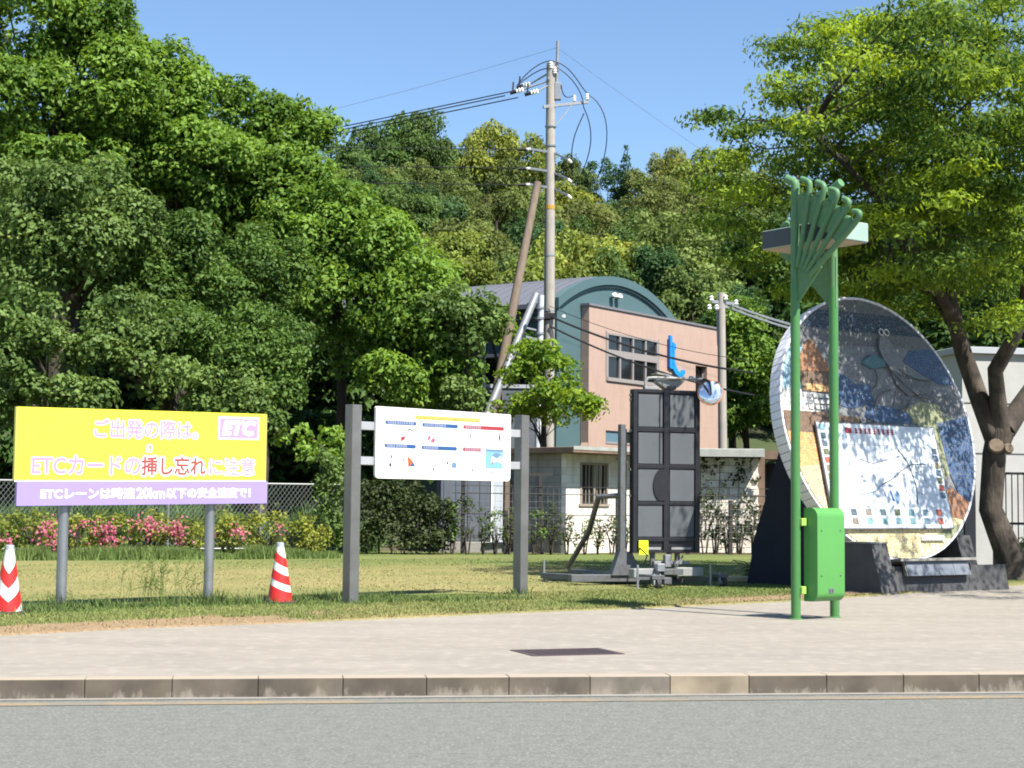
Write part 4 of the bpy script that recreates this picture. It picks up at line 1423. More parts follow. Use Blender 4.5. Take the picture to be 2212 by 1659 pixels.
# ================================================================== LED MESSAGE TRAILER
def trailer():
    t = thing('message_trailer', 'mobile black LED message board of eight grey panels on a wheeled steel stand', 'message board', (1.87, 25.4, 0), R(19))
    W, Z0, Z1 = 1.125, .645, 3.164
    H = Z1 - Z0
    cab = MB().box(0, W, 0, .13, Z0, Z1, .008).build('cabinet', 'black_paint', t)
    ft = MB()
    for a, b in ((0, .06), (.455, .535), (.93, 1.0)):
        ft.box(a * W, b * W, -.03, -.0005, Z0, Z1, .004)
    for a, b in ((0, .02), (.235, .26), (.462, .486), (.689, .709), (.907, .93), (.985, 1)):
        for xa, xb in ((.0605, .4545), (.5355, .9295)):
            ft.box(xa * W, xb * W, -.0275, -.0005, Z1 - b * H, Z1 - a * H, .004)
    ft.build('front_frame', 'black_paint', cab)
    for a, b in ((.075, .435), (.55, .915)):
        for c, d in ((.032, .230), (.266, .457), (.492, .684), (.714, .902)):
            p = MB().box(a * W, b * W, -.016, -.0005, Z1 - d * H, Z1 - c * H, .004).build('led_panel', 'led_face', cab)
            MB().box((a + .0) * W - .0, a * W + .001, -.016, -.0162, Z1 - d * H, Z1 - c * H)
    for c, d in ((.032, .230), (.266, .457)):
        MB().box(.385 * W, .402 * W, -.0225, -.0165, Z1 - d * H + .004, Z1 - c * H - .004).build('panel_strip', 'black_paint', cab)  # dark upright strip on the two upper left panels
    ov = [(.42 * W + .065 * W * math.cos(a) * 1.9, Z1 - .585 * H + .098 * H * math.sin(a)) for a in np.linspace(0, 2 * math.pi, 25)[:-1]]
    MB().prism(ov, -.036, -.0305).build('dark_oval', 'black_paint', cab)  # flat dark oval across the left column and the middle bar
    for a, b in ((.19, .41), (.57, .87)):
        MB().box(a * W, b * W, -.034, -.03, Z0 + .02 * H, Z0 + .035 * H).build('vent_strip', 'light_grey', cab)
    for z in (3.05, 2.98, 1.9, 1.5, 2.5):
        MB().box(-.035, -.001, .02, .07, z, z + .04, .004).build('hinge', 'grey_paint', cab)
    # mast and stay behind the left edge
    MB().box(-.16, -.075, .10, .22, .45, 2.62, .006).build('mast', 'grey_paint', t)
    MB().box(-.07, -.038, .14, .2, .7, 2.55, .004).build('mast_rail', 'galv', t)
    MB().prism([(-.30, .30), (.20, .30), (.03, .66), (-.17, .66)], .09, .24).build('mast_foot', 'grey_paint', t)
    MB().tube([(-.13, .16, 1.52), (-.36, .5, 1.50), (-.24, 1.2, .95), (-.05, 2.6, .33)], .045, 10).build('stay', 'grey_paint', t, True)
    # base frame, outriggers, jacks and wheels
    MB().box(-.95, .95, .12, .26, .20, .31, .006).build('base_beam', 'grey_paint', t)
    MB().box(.20, .32, -.75, 1.1, .205, .30, .006).build('base_beam', 'grey_paint', t)
    MB().box(-.10, .10, .2, 2.5, .20, .30, .006).build('base_beam', 'grey_paint', t)
    MB().bar((.75, .0, .25), (1.42, -.35, .25), .07, .06, .004).build('outrigger', 'grey_paint', t)
    MB().bar((-.55, .15, .25), (-1.0, 1.25, .25), .10, .09, .004).build('outrigger', 'grey_paint', t)
    MB().box(-.17, .25, -.46, -.25, .285, .42, .008).build('step', 'light_grey', t)
    MB().box(.62, 1.06, -.30, -.14, .30, .43, .008).build('step', 'light_grey', t)
    MB().box(.30, .62, -.52, -.40, .33, .42, .006).build('step', 'grey_paint', t)
    MB().box(.35, .95, -.04, .10, .47, .52, .004).build('crossbar', 'light_grey', t)
    MB().box(.50, .60, -.12, -.02, .43, .62, .006).build('winch', 'galv', t)
    MB().box(.17, .30, -.56, -.42, .38, .50, .01).build('winch', 'galv', t)
    for x in (.36, .78, .64):
        MB().box(x - .035, x + .035, .03, .09, .31, .65, .004).build('leg', 'grey_paint', t)
    MB().tube([(.05, -.2, .35), (.12, -.3, .62), (.1, -.05, .72)], .012, 6).build('cable', 'wire', t)
    MB().tube([(.72, -.1, .62), (.62, -.2, .45), (.75, -.25, .32), (.7, -.28, .2)], .012, 6).build('cable', 'wire', t)
    MB().bar((.85, .0, .60), (.70, -.1, .44), .02).build('crank', 'galv', t)
    def caster(x, y):
        w = MB()
        w.tube([(x - .03, y, .215), (x + .03, y, .215)], .075, 16)
        wh = w.build('wheel', 'rubber', t, True)
        MB().tube([(x - .034, y, .215), (x + .034, y, .215)], .03, 10).build('hub', 'galv', wh, True)
        MB().bar((x - .05, y + .02, .20), (x - .05, y + .05, .36), .02, .05).build('fork', 'galv', t)
        MB().bar((x + .05, y + .02, .20), (x + .05, y + .05, .36), .02, .05).build('fork', 'galv', t)
    caster(-.04 + .03, -.98 + .0)
    caster(1.24, -.62)
    MB().box(-.10, .10, -.98, -.15, .285, .345, .004).build('drawbar', 'grey_paint', t)
    MB().box(1.16, 1.32, -.62, -.25, .29, .34, .004).build('drawbar', 'grey_paint', t)
    for x, y in ((-.30, -.90), (1.08, -.50), (-.98, 1.25)):
        MB().tube([(x, y, .15), (x, y, .50)], .018, 8).build('jack', 'galv', t, True)
        MB().lathe([(.06, .145), (.06, .16)], 12, (x, y, 0)).build('jack_foot', 'galv', t)
    MB().bar((-.30, -.90, .30), (.0, -.9, .30), .04).build('jack_arm', 'grey_paint', t)
    # head unit with a tilted flat hood, and the arm that carries the mirror
    hd = MB().prism([(.42, 3.29), (.60, 3.168), (.70, 3.168), (.78, 3.22), (.90, 3.325), (.46, 3.325)], .02, .20).build('head_unit', 'light_grey', t)
    MB().prism([(.40, 3.43), (.58, 3.415), (.80, 3.335), (.76, 3.327), (.56, 3.39), (.41, 3.41)], .0, .24).build('hood', 'light_grey', hd)
    MB().box(.58, .72, -.02, .0195, 3.175, 3.235, .006).build('lens', 'black_paint', hd)
    MB().box(.20, .44, .0, .1, 3.165, 3.215, .006).build('bracket', 'light_grey', t)
    MB().tube([(.235, .05, 3.20), (.225, .05, 3.28), (.27, .04, 3.345), (.36, .02, 3.35), (1.12, -.08, 3.345)], .024, 10).build('arm', 'light_grey', t, True)
    MB().tube([(.93, -.055, 3.347), (.99, -.063, 3.347)], .045, 12).build('coupling', 'galv', t, True)
    MB().tube([(1.12, -.08, 3.345), (1.22, -.10, 3.33)], .018, 8).build('arm_end', 'black_paint', t, True)
    # convex mirror hung on the arm
    c = Vector((1.24, -.16, 3.135))
    q = Vector((-.42, -.86, .22)).to_track_quat('Z', 'Y').to_matrix().to_4x4()
    fm = Matrix.Translation(c) @ q
    mb = MB().lathe([(.195, -.03), (.195, .0), (.18, .018), (.12, .036), (.06, .043), (.004, .045)], 28)
    mb.v = [tuple(fm @ Vector(v)) for v in mb.v]
    mir = mb.build('mirror', 'mirror', t, True, label='round convex mirror with an orange rim')
    mb = MB()
    ring = [fm @ Vector((.198 * math.cos(a), .198 * math.sin(a), .0)) for a in np.linspace(0, 2 * math.pi, 29)]
    mb.tube(ring, .010, 8, caps=False)
    mb.build('mirror_rim', 'mirror_rim', mir, True)
    MB().tube([(1.14, -.1, 3.34), (1.10, -.17, 3.28), (1.20, -.23, 3.10)], .017, 6).build('mirror_stay', 'black_paint', t)
    MB().tube([(1.22, -.1, 3.33), (1.22, -.18, 3.30), (1.22, -.23, 3.10)], .017, 6).build('mirror_stay', 'black_paint', t)
    # paper tag
    tg = MB().box(.09, .245, -.046, -.0305, .62, .835)
    tg.build('tag', 'fluor', t, label='bright yellow paper tag on the lower left corner')
trailer()
def block(name, loc, s, mat, label, cat, rz=0.0):
    o = MB().box(-s[0] / 2, s[0] / 2, -s[1] / 2, s[1] / 2, 0, s[2], .012).build(name, mat)
    o.location = loc
    o.rotation_euler = (0, 0, rz)
    tag(o, label, cat)
block('concrete_block', (1.25, 26.3, .15), (.19, .16, .13), 'rock', 'small pale concrete block under the left outrigger of the message board', 'block', .3)
block('concrete_block', (1.50, 26.75, .15), (.26, .18, .11), 'concrete', 'grey concrete block beside the pale one under the left outrigger', 'block', -.2)
block('concrete_block', (2.66, 26.6, .15), (.2, .15, .16), 'rock', 'white block on the grass behind the middle of the message board', 'block', .5)
block('timber_board', (3.62, 26.9, .15), (.62, .2, .09), 'plank', 'pale yellow timber board lying on the grass right of the message board', 'board', .15)

# ================================================================== BUILDING WITH THE ROUND ROOF
def holed_wall(mb, x0, x1, z0, z1, y0, y1, holes):
    """wall slab with rectangular openings (x0,x1,z0,z1), built of butted boxes"""
    xs = sorted({x0, x1, *[h[0] for h in holes], *[h[1] for h in holes]})
    zs = sorted({z0, z1, *[h[2] for h in holes], *[h[3] for h in holes]})
    for a, b in zip(xs, xs[1:]):
        run = None
        for c, d in zip(zs, zs[1:]):
            solid = not any(h[0] < (a + b) / 2 < h[1] and h[2] < (c + d) / 2 < h[3] for h in holes)
            if solid:
                run = (run[0], d) if run else (c, d)
            if (not solid or d == zs[-1]) and run:
                mb.box(a, b, y0, y1, run[0], run[1])
                run = None
    return mb

def round_roof_building():
    t = thing('arched_building', 'building with a teal arched gable, brown tiled front and grey barrel roof', 'building', (2.797, 60.0, 0), R(54.5))
    L = 10.0
    win, low, slot = (1.22, 4.95, 6.02, 7.74), (1.18, 3.3, 3.60, 4.09), (7.95, 8.9, 5.60, 7.0)
    w = holed_wall(MB(), 0, L, .05, 8.62, 0, .34, [win, low, slot]).build('front_wall', 'brown_tile', t)
    MB().box(-.06, L + .06, -.05, .39, 8.62, 8.70).build('coping', 'cap_metal', w)
    MB().prism([(-1.0, .05), (0, .05), (0, 3.6), (-.35, 3.0)], .02, .30).build('wing_wall', 'brown_tile', t)
    # window of eight panes
    f = MB()
    x0, x1, z0, z1 = win
    n = 4
    pw = (x1 - x0) / n
    zt = 6.98
    f.box(x0, x1, -.06, .16, z0 - .09, z0 + .05)
    f.box(x0, x1, -.03, .16, z1 - .08, z1)
    f.box(x0, x1, -.025, .155, zt - .13, zt + .13)
    for i in range(n + 1):
        xa = x0 + i * pw - .05
        if i == 0:
            xa = x0
        if i == n:
            xa = x1 - .10
        for za, zb in ((z0 + .05, zt - .13), (zt + .13, z1 - .08)):
            f.box(xa, xa + .10, -.02, .15, za, zb)
    f.box(x0 - .07, x0 - .001, -.03, .1, z0 - .09, z1 + .04)
    f.box(x1 + .001, x1 + .07, -.03, .1, z0 - .09, z1 + .04)
    fo = f.build('window', 'window_frame', t)
    for i in range(n):
        for za, zb in ((z0 + .05, zt - .13), (zt + .13, z1 - .08)):
            xa = x0 + i * pw + (.05 if i else .10)
            xb = x0 + (i + 1) * pw - (.05 if i < n - 1 else .10)
            MB().box(xa, xb, .05, .07, za, zb).build('pane', 'glass_dark', fo)
    MB().box(x0 + pw + .34, x0 + pw + .5, .075, .09, zt + .13, z1 - .08).build('curtain', 'light_grey', fo)
    # low window and slot
    x0, x1, z0, z1 = low
    f = MB()
    f.box(x0, x1, -.02, .14, z0, z0 + .07)
    f.box(x0 + 1.1, x0 + 1.18, -.02, .14, z0 + .07, z1)
    fo = f.build('window', 'window_frame', t)
    MB().box(x0, x0 + 1.1, .06, .09, z0 + .07, z1).build('pane', 'glass_blue', fo)
    MB().box(x0 + 1.18, x1, .06, .09, z0 + .07, z1).build('pane', 'glass_dark', fo)
    x0, x1, z0, z1 = slot
    f = MB()
    f.box(x0, x1, .18, .22, z0, z0 + .05)
    f.box(x0, x0 + .05, .18, .22, z0 + .05, z1)
    f.box(x1 - .05, x1, .18, .22, z0 + .05, z1)
    fo = f.build('window', 'window_frame', t)
    MB().box(x0 + .05, x1 - .05, .23, .25, z0 + .05, z1).build('pane', 'glass_dark', fo)
    # teal gable and its arch
    cx, Rr = 2.55, 8.0
    zc = 9.93 - Rr
    hw = 4.75
    def arc(r, a=-4.06, b=hw, n=28):
        return [(cx + x, zc + math.sqrt(r * r - x * x)) for x in np.linspace(a, b, n)]
    gb = MB().prism([(cx - 4.06, 3.1)] + arc(Rr - .05) + [(cx + hw, 3.1)], .36, .62).build('gable', 'teal_wall', t)
    ar = arc(Rr + .02, -4.22, hw + .15)
    mb = MB()
    inner = arc(Rr - .30, -4.22, hw + .15)
    n = len(ar)
    for i in range(n - 1):
        mb.prism([inner[i], inner[i + 1], ar[i + 1], ar[i]], .22, .359)
    mb.build('arch_trim', 'teal_wall', gb)
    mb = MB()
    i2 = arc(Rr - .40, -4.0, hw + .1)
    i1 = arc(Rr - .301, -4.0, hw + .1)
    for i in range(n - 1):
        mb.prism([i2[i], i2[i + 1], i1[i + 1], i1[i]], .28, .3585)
    mb.build('arch_dark_strip', 'teal_dark', gb)  # darker teal strip along the lower edge of the arch trim
    MB().box(cx - 4.2, cx - 3.98, .30, .61, 3.05, zc + math.sqrt(Rr * Rr - 4.2 ** 2) - .30).build('corner_post', 'teal_wall', gb)
    for x in (2.05, 2.42):
        fl = MB().lathe([(.13, -.0), (.14, .06), (.09, .14)], 14)
        fl.v = [(x + v[0], .20 - v[1] * .9, 9.16 + v[2]) for v in fl.v]
        lo = fl.build('floodlight', 'porcelain', t, True)
        MB().tube([(x, .36, 9.14), (x, .22, 9.14)], .035, 8).build('floodlight_arm', 'cap_metal', lo)
    # barrel roof with standing seams
    D = 12.5
    mb = MB()
    a0 = arc(Rr, -4.5, hw + .2, 24)
    b0 = arc(Rr - .14, -4.5, hw + .2, 24)
    for i in range(23):
        mb.prism([b0[i], b0[i + 1], a0[i + 1], a0[i]], .621, D)
    rf = mb.build('roof', 'roof_metal', t)
    sm = MB()
    a1 = arc(Rr + .055, -4.5, hw + .2, 24)
    a2 = arc(Rr + .002, -4.5, hw + .2, 24)
    for i in range(23):
        sm.prism([a2[i], a2[i + 1], a1[i + 1], a1[i]], -.025, .025)
    sme = sm.mesh('roof_seam')
    sme.materials.append(M['roof_metal'])
    for i in range(25):
        o = put('roof_seam', sme, rf)
        o.location = (0, .9 + i * .47, 0)
    # shaded flank
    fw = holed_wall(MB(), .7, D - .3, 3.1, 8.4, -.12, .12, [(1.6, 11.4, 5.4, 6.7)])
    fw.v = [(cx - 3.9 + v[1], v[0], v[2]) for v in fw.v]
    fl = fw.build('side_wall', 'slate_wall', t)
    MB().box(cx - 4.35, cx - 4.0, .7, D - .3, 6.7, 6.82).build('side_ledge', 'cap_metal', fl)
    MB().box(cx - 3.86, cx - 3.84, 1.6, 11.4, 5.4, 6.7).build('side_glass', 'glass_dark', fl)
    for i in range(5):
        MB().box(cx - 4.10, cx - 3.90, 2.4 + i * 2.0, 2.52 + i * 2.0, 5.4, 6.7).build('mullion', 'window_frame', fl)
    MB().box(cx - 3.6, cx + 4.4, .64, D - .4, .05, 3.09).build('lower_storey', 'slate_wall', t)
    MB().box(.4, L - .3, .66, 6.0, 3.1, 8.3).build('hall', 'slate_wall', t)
    # blue emblem: two upright strokes with a hooked tail, standing off the wall
    e = lambda X, Y: (5.70 + (X - 1085) * .00640, 8.02 - (Y - 250) * .00322)
    def stroke(pts, mat, y=-.10):
        return MB().prism([e(*p) for p in pts], y, y + .09).build('emblem_stroke', mat, em)
    em = MB().prism([e(1078, 300), e(1088, 300), e(1088, 645), e(1078, 645)], -.1, -.01).build('emblem', 'logo_navy', t, label='blue emblem of upright strokes with a hooked tail')
    stroke([(1092, 250), (1118, 255), (1122, 470), (1122, 610), (1135, 655), (1100, 660), (1090, 640)], 'logo_blue')
    stroke([(1126, 330), (1160, 345), (1168, 400), (1150, 430), (1152, 560), (1165, 610), (1126, 610)], 'logo_blue')
    stroke([(1128, 615), (1168, 615), (1190, 665), (1215, 690), (1240, 680), (1245, 655), (1275, 650), (1282, 690), (1255, 735), (1205, 745), (1160, 715), (1132, 665)], 'logo_blue')
round_roof_building()

# ================================================================== HUT, SHEDS, WALLS
def hut():
    t = thing('block_hut', 'small white and grey block hut with a brown slab roof and barred window', 'hut', (1.37, 41.0, 0), R(47))
    L, D, Z = 3.4, 4.2, 2.62
    wx0, wx1, wz0, wz1 = .52, 1.62, 1.38, 2.42
    fw = holed_wall(MB(), 0, L, .05, Z, 0, .16, [(wx0, wx1, wz0, wz1)]).build('front_wall', 'hut_white', t)
    MB().box(0, .16, .161, D, .05, Z).build('side_wall', 'hut_grey', t, label='grimy grey side wall')
    MB().box(L - .16, L, .161, D, .05, Z).build('side_wall', 'hut_white', t)
    MB().box(.161, L - .161, D - .16, D, .05, Z).build('rear_wall', 'hut_white', t)
    rf = MB().box(-.45, L + .45, -.62, D + .4, Z + .004, Z + .15, .01).build('roof', 'hut_roof', t)
    MB().box(-.451, L + .451, -.63, -.621, Z + .08, Z + .17).build('drip_edge', 'fascia_pale', rf)
    f = MB()
    f.box(wx0 - .05, wx1 + .05, -.04, .12, wz0 - .06, wz0)
    f.box(wx0, wx1, -.02, .1, wz1 - .06, wz1)
    for xa in (wx0, (wx0 + wx1) / 2 - .03, wx1 - .06):
        f.box(xa, xa + .06, -.018, .1, wz0, wz1 - .06)
    fo = f.build('window', 'sill_brown', t)
    for a, b in ((wx0 + .06, (wx0 + wx1) / 2 - .03), ((wx0 + wx1) / 2 + .03, wx1 - .06)):
        MB().box(a, b, .06, .08, wz0, wz1 - .06).build('pane', 'glass_dark', fo)
    for i in range(7):
        x = wx0 + .10 + i * .145
        MB().tube([(x, .02, wz0), (x + .02, .03, wz1 - .06)], .012, 6).build('window_bar', 'sill_brown', fo)
    MB().lathe([(.06, 0), (.08, .06), (.03, .1)], 10, (1.95, -.30, 2.42)).build('lamp', 'porcelain', t)
    MB().tube([(1.95, -.30, 2.50), (1.95, -.001, 2.54)], .014, 6).build('lamp_arm', 'cap_metal', t)
hut()

def ivy_shed():
    t = thing('block_shed', 'whitewashed block shed with pale fascia and ivy right of the message board', 'shed', (3.35, 43.3, 0), R(-3))
    L = 3.1
    courses = 13
    MB().box(0, L, .03, 3.4, .05, 2.62).build('core_wall', 'hut_white', t)
    bl = MB().box(.004, .386, -.05, .0295, .004, .186, .008).mesh('block')
    bl.materials.append(M['hut_white'])
    for j in range(courses):
        off = .195 if j % 2 else 0
        for i in range(-1, 9):
            x = i * .39 + off
            if x < -.05 or x > L - .3:
                continue
            o = put('block', bl, t)
            o.location = (x, random.uniform(-.006, .006), .08 + j * .195)
    rf = MB().box(-.4, L + .12, -.55, 3.6, 2.66, 2.84, .01).build('roof', 'fascia_pale', t)
    MB().box(-.401, L + .121, -.57, -.551, 2.63, 2.80).build('fascia', 'fascia_pale', rf)
    MB().box(L + .02, L + .20, .2, 3.2, .05, 2.62).build('side_wall', 'hut_roof', t)
    MB().box(L + .2, L + 2.4, .9, 1.1, .05, 2.5).build('wing_wall', 'dark_concrete', t)
    MB().box(L + .125, L + 2.5, .3, 1.6, 2.60, 2.82).build('beam', 'hut_roof', t)
ivy_shed()

def slate_shed():
    t = thing('steel_shed', 'dark slate steel shed with white door panel behind the dark hedge', 'shed', (-1.75, 41.2, 0), R(6))
    MB().box(0, 1.25, 0, 1.8, .42, 2.1, .01).build('body', 'shed_slate', t)
    for i in range(4):
        MB().box(.08 + i * .30, .12 + i * .30, -.015, -.0005, .44, 2.06).build('wall_rib', 'shed_slate', t)
    MB().box(1.27, 1.56, .0, 1.7, .2, 2.05, .008).build('door', 'shed_white', t)
    MB().box(1.26, 1.30, -.03, -.001, .2, 2.1).build('door_frame', 'white_board', t)
    MB().box(-.05, 1.62, -.12, 1.9, .05, .41, .015).build('base', 'concrete', t)
    MB().box(-.1, 1.65, -.1, 1.9, 2.105, 2.17, .01).build('roof', 'cap_metal', t)
    MB().box(1.62, 1.74, .1, .2, .05, 2.2).build('corner_post', 'pole_wood', t)
slate_shed()

def panel_fence():
    t = thing('panel_fence', 'blue grey metal panel wall with a pale top rail under the leaning poles', 'wall', (-1.95, 52, 0), R(3))
    for i in range(4):
        MB().box(i * .78, i * .78 + .76, 0, .05, .05, 5.0).build('panel', 'shed_slate', t)
    MB().box(-.05, 3.15, -.04, .1, 5.004, 5.12).build('top_rail', 'cap_grey', t)
    MB().tube([(1.05, -.1, .05), (1.05, -.1, 6.6)], .055, 10).build('post', 'galv', t)
panel_fence()

def grey_house():
    t = thing('grey_building', 'plain grey rendered building at the right edge behind the big tree trunk', 'building', (9.85, 36, 0), R(12))
    MB().box(0, 7, 0, 6, .05, 4.75).build('wall', 'grey_wall', t)
    rf = MB().box(-.1, 7.1, -.1, 6.1, 4.754, 4.9, .01).build('roof', 'cap_grey', t)
    for z in (2.55, 3.65):
        MB().box(0, 7, -.006, -.0005, z, z + .03).build('wall_joint', 'dark_concrete', t)
    MB().box(.0, .25, -.08, -.001, .05, 2.2).build('pilaster', 'navy_wall', t)
grey_house()
def dark_gate():
    t = thing('metal_gate', 'black metal railing gate in the shade at the right edge', 'gate', (9.62, 33.0, 0), R(10))
    for z in (.35, 1.05, 2.05):
        MB().box(.06, 3.3, -.02, .02, z, z + .05).build('rail', 'fence_dark', t)
    for x in (0, 1.1, 2.2, 3.3):
        MB().box(x, x + .06, -.03, .03, .1, 2.15).build('post', 'fence_dark', t)
    b = MB().box(0, .018, -.009, .009, .40, 2.049).mesh('bar')
    b.materials.append(M['fence_dark'])
    for i in range(24):
        x = .14 + i * .13
        if any(abs(x - q) < .07 for q in (1.13, 2.23)):
            continue
        o = put('bar', b, t)
        o.location = (x, 0, 0)
dark_gate()

# ================================================================== FENCES
def chain_fence():
    a, b = Vector((-16.0, 35.2, 0)), Vector((-3.9, 39.9, 0))
    L = (b - a).length
    t = thing('chain_link_fence', 'grey chain link fence behind the flowering bushes on the left', 'fence', a, math.atan2(b.y - a.y, b.x - a.x))
    n = 7
    for i in range(n):
        x = L * i / (n - 1)
        MB().tube([(x, 0, 0), (x, 0, 1.82)], .03, 10).build('post', 'fence_wire', t, True)
    for z in (.25, 1.78):
        MB().tube([(0, -.02, z), (L, -.02, z)], .021, 8).build('rail', 'fence_wire', t, True)
    mb = MB()
    s = .105
    H = 1.52
    i = -int(H / s)
    while i * s < L:
        for sg in (1, -1):
            xa, xb = (i * s, i * s + H * .75) if sg > 0 else (i * s + H * .75, i * s)
            za, zb = .25, .25 + H
            mb.bar((xa, -.025 - .004 * sg, za), (xb, -.025 - .004 * sg, zb), .0085 if sg > 0 else .005)
        i += 1
    mb.build('wire_mesh', 'fence_wire', t, kind='stuff')
chain_fence()

def wire_fence():
    a, b = Vector((-1.4, 40.0, 0)), Vector((7.2, 41.6, 0))
    L = (b - a).length
    t = thing('wire_fence', 'low dark post and wire fence in front of the hut and the ivy shed', 'fence', a, math.atan2(b.y - a.y, b.x - a.x))
    for i, (x, h) in enumerate(((.25, 2.0), (1.3, 1.2), (2.15, 2.05), (2.2, 1.35), (4.1, 1.55), (5.0, 1.4), (5.9, 2.0), (7.0, 1.5), (8.1, 2.0))):
        MB().box(x - .045, x + .045, -.04, .04, .05, h).build('post', 'fence_dark', t)
    MB().box(1.6, 2.45, -.04, .04, 2.052, 2.12).build('crossbar', 'fence_dark', t)
    for z in (.55, 1.12, 1.62, 1.80):
        MB().tube([(0, -.05, z), (L * .3, -.05, z - .02), (L * .6, -.05, z - .015), (L, -.05, z)], .014 if z in (1.12, 1.62) else .008, 6).build('wire', 'fence_dark', t)
    mb = MB()
    for i in range(60):
        x = i * L / 60
        mb.bar((x, -.05, .5), (x, -.05, 1.75), .006)
    for z in (.7, .85, 1.0, 1.27, 1.42):
        mb.bar((0, -.052, z), (L, -.052, z), .006)
    mb.build('wire_mesh', 'fence_wire', t, kind='stuff')
wire_fence()

# ================================================================== POLES AND CABLES
def utility_pole():
    t = thing('utility_pole', 'tall pale concrete utility pole with crossarms and insulators in front of the arched building', 'utility pole', (1.12, 50, 0))
    MB().tube([(0, 0, 0), (-.01, 0, 8), (-.02, 0, 14.9)], [.185, .165, .135], 18).build('pole', 'pole_concrete', t, True)
    MB().tube([(.16, -.02, 13.9), (.19, -.02, 15.6)], .05, 10).build('top_pipe', 'galv', t, True)
    MB().box(.09, .30, -.1, .1, 13.75, 14.3, .02).build('switch_box', 'galv', t)
    MB().lathe([(.14, 0), (.14, .04)], 16, (-.015, 0, 10.95)).build('band', 'galv', t)
    MB().lathe([(.163, 0), (.162, .12)], 16, (-.012, 0, 10.35)).build('warning_band', 'tape', t)
    for z in (7.2, 8.9, 12.3, 12.9):
        MB().lathe([(.172, 0), (.172, .05)], 16, (-.012, 0, z)).build('band', 'galv', t)
    def insulator(p, d, par, s=1.0):
        p, d = Vector(p), Vector(d).normalized()
        q = d.to_track_quat('Z', 'Y').to_matrix().to_4x4()
        mb = MB().lathe([(.03 * s, 0), (.07 * s, .03 * s), (.035 * s, .07 * s), (.07 * s, .10 * s), (.035 * s, .14 * s), (.06 * s, .17 * s), (.02 * s, .21 * s)], 12)
        m = Matrix.Translation(p) @ q
        mb.v = [tuple(m @ Vector(v)) for v in mb.v]
        return mb.build('insulator', 'porcelain', par, True)
    # upper arm to the right with two pin insulators and its stay
    arm = MB().bar((-.25, -.16, 13.5), (1.15, .3, 13.78), .09).build('crossarm', 'galv', t)
    MB().bar((.10, -.12, 12.9), (.62, .1, 13.62), .035).build('arm_stay', 'galv', arm)
    insulator((.72, .16, 13.75), (0, 0, 1), arm)
    insulator((1.12, .29, 13.83), (0, 0, 1), arm)
    # three dead end strings at the top pointing left
    for dx, dy, z, k in ((-.65, .3, 14.55, 1.25), (-.85, 0, 14.30, 1.3), (-.40, -.3, 14.18, 1.3)):
        e = Vector((dx, dy, z - .22))
        MB().tube([(-.02, 0, z + .08), e], .028, 6).build('strain_rod', 'galv', t)
        d = Vector((-1, .15, -.25))
        insulator(e, d, t, k)
        c = MB().tube([e + d * .18, e + d * .42], .06, 8)
        c.build('clamp', 'wire', t, True)
        MB().tube([e + d * .34, e + d * .34 + Vector((.02, 0, .33))], .024, 6).build('arrester', 'wire', t)
    MB().bar((-.12, -.2, 14.35), (.12, .2, 14.6), .07).build('bracket', 'galv', t)
    for i, z in enumerate((12.15, 11.55, 11.05)):
        a = MB().bar((-.62, -.05, z + .06), (-.1, -.10, z - .03), .07).build('crossarm', 'galv', t)
        MB().bar((.1, -.05, z - .06), (.52, -.35, z - .32), .06).build('crossarm', 'galv', t)
        insulator((.52, -.35, z - .32), (.6, -.3, -.6), a, .8)
        insulator((-.62, -.05, z + .06), (-1, 0, -.05), a, .8)
        MB().tube([(-.74, -.05, z + .05), (-1.0, -.04, z + .04)], .05, 8).build('clamp', 'wire', a)
        if i == 0:
            MB().bar((-.75, -.05, z + .06), (-.55, 0, z + .33), .035).build('arm_stay', 'wire', a)
    insulator((-.02, -.1, 14.72), (0, -.2, 1), t, 1.0)
    insulator((.10, -.1, 14.55), (0, -.2, 1), t, 1.0)
    # jumper loops
    j = lambda pts, r=.016: MB().tube(pts, r, 6).build('jumper_cable', 'wire', t, True)
    def bez(a, b, c, d, n=14):
        a, b, c, d = map(Vector, (a, b, c, d))
        return [a * (1 - q) ** 3 + b * 3 * q * (1 - q) ** 2 + c * 3 * q * q * (1 - q) + d * q ** 3 for q in np.linspace(0, 1, n)]
    j(bez((-1.05, 0, 14.2), (-.7, 0, 14.75), (-.2, -.1, 14.98), (.0, -.1, 14.95)))
    j(bez((-1.0, .2, 14.3), (-.5, .2, 14.7), (-.3, -.1, 14.72), (-.05, -.1, 14.72)))
    j(bez((.0, -.1, 14.95), (.6, -.1, 14.9), (.9, .2, 14.2), (1.12, .29, 14.05)))
    j(bez((.10, -.1, 14.78), (.5, -.1, 14.6), (1.0, .1, 14.1), (1.0, .2, 13.6)))
    j(bez((.3, -.1, 14.2), (.33, -.05, 13.9), (.45, .1, 13.75), (.72, .16, 13.97)))
    j(bez((1.12, .29, 14.03), (1.9, .3, 13.6), (1.85, .2, 12.4), (1.52, 1.5, 11.65)))
    j(bez((1.0, .2, 13.6), (1.35, .3, 12.9), (1.3, .2, 12.3), (1.0, 1.5, 11.75)))
    j(bez((1.02, .2, 13.4), (.8, .3, 12.9), (.55, .2, 12.5), (.72, 1.5, 11.7)))
    MB().box(-.28, .2, -.24, -.16, 6.95, 7.15, .02).build('cable_box', 'wire', t)
    MB().tube([(.42, -.1, 7.02), (.42, -.1, 7.1)], .06, 8).build('lamp', 'porcelain', t)
utility_pole()

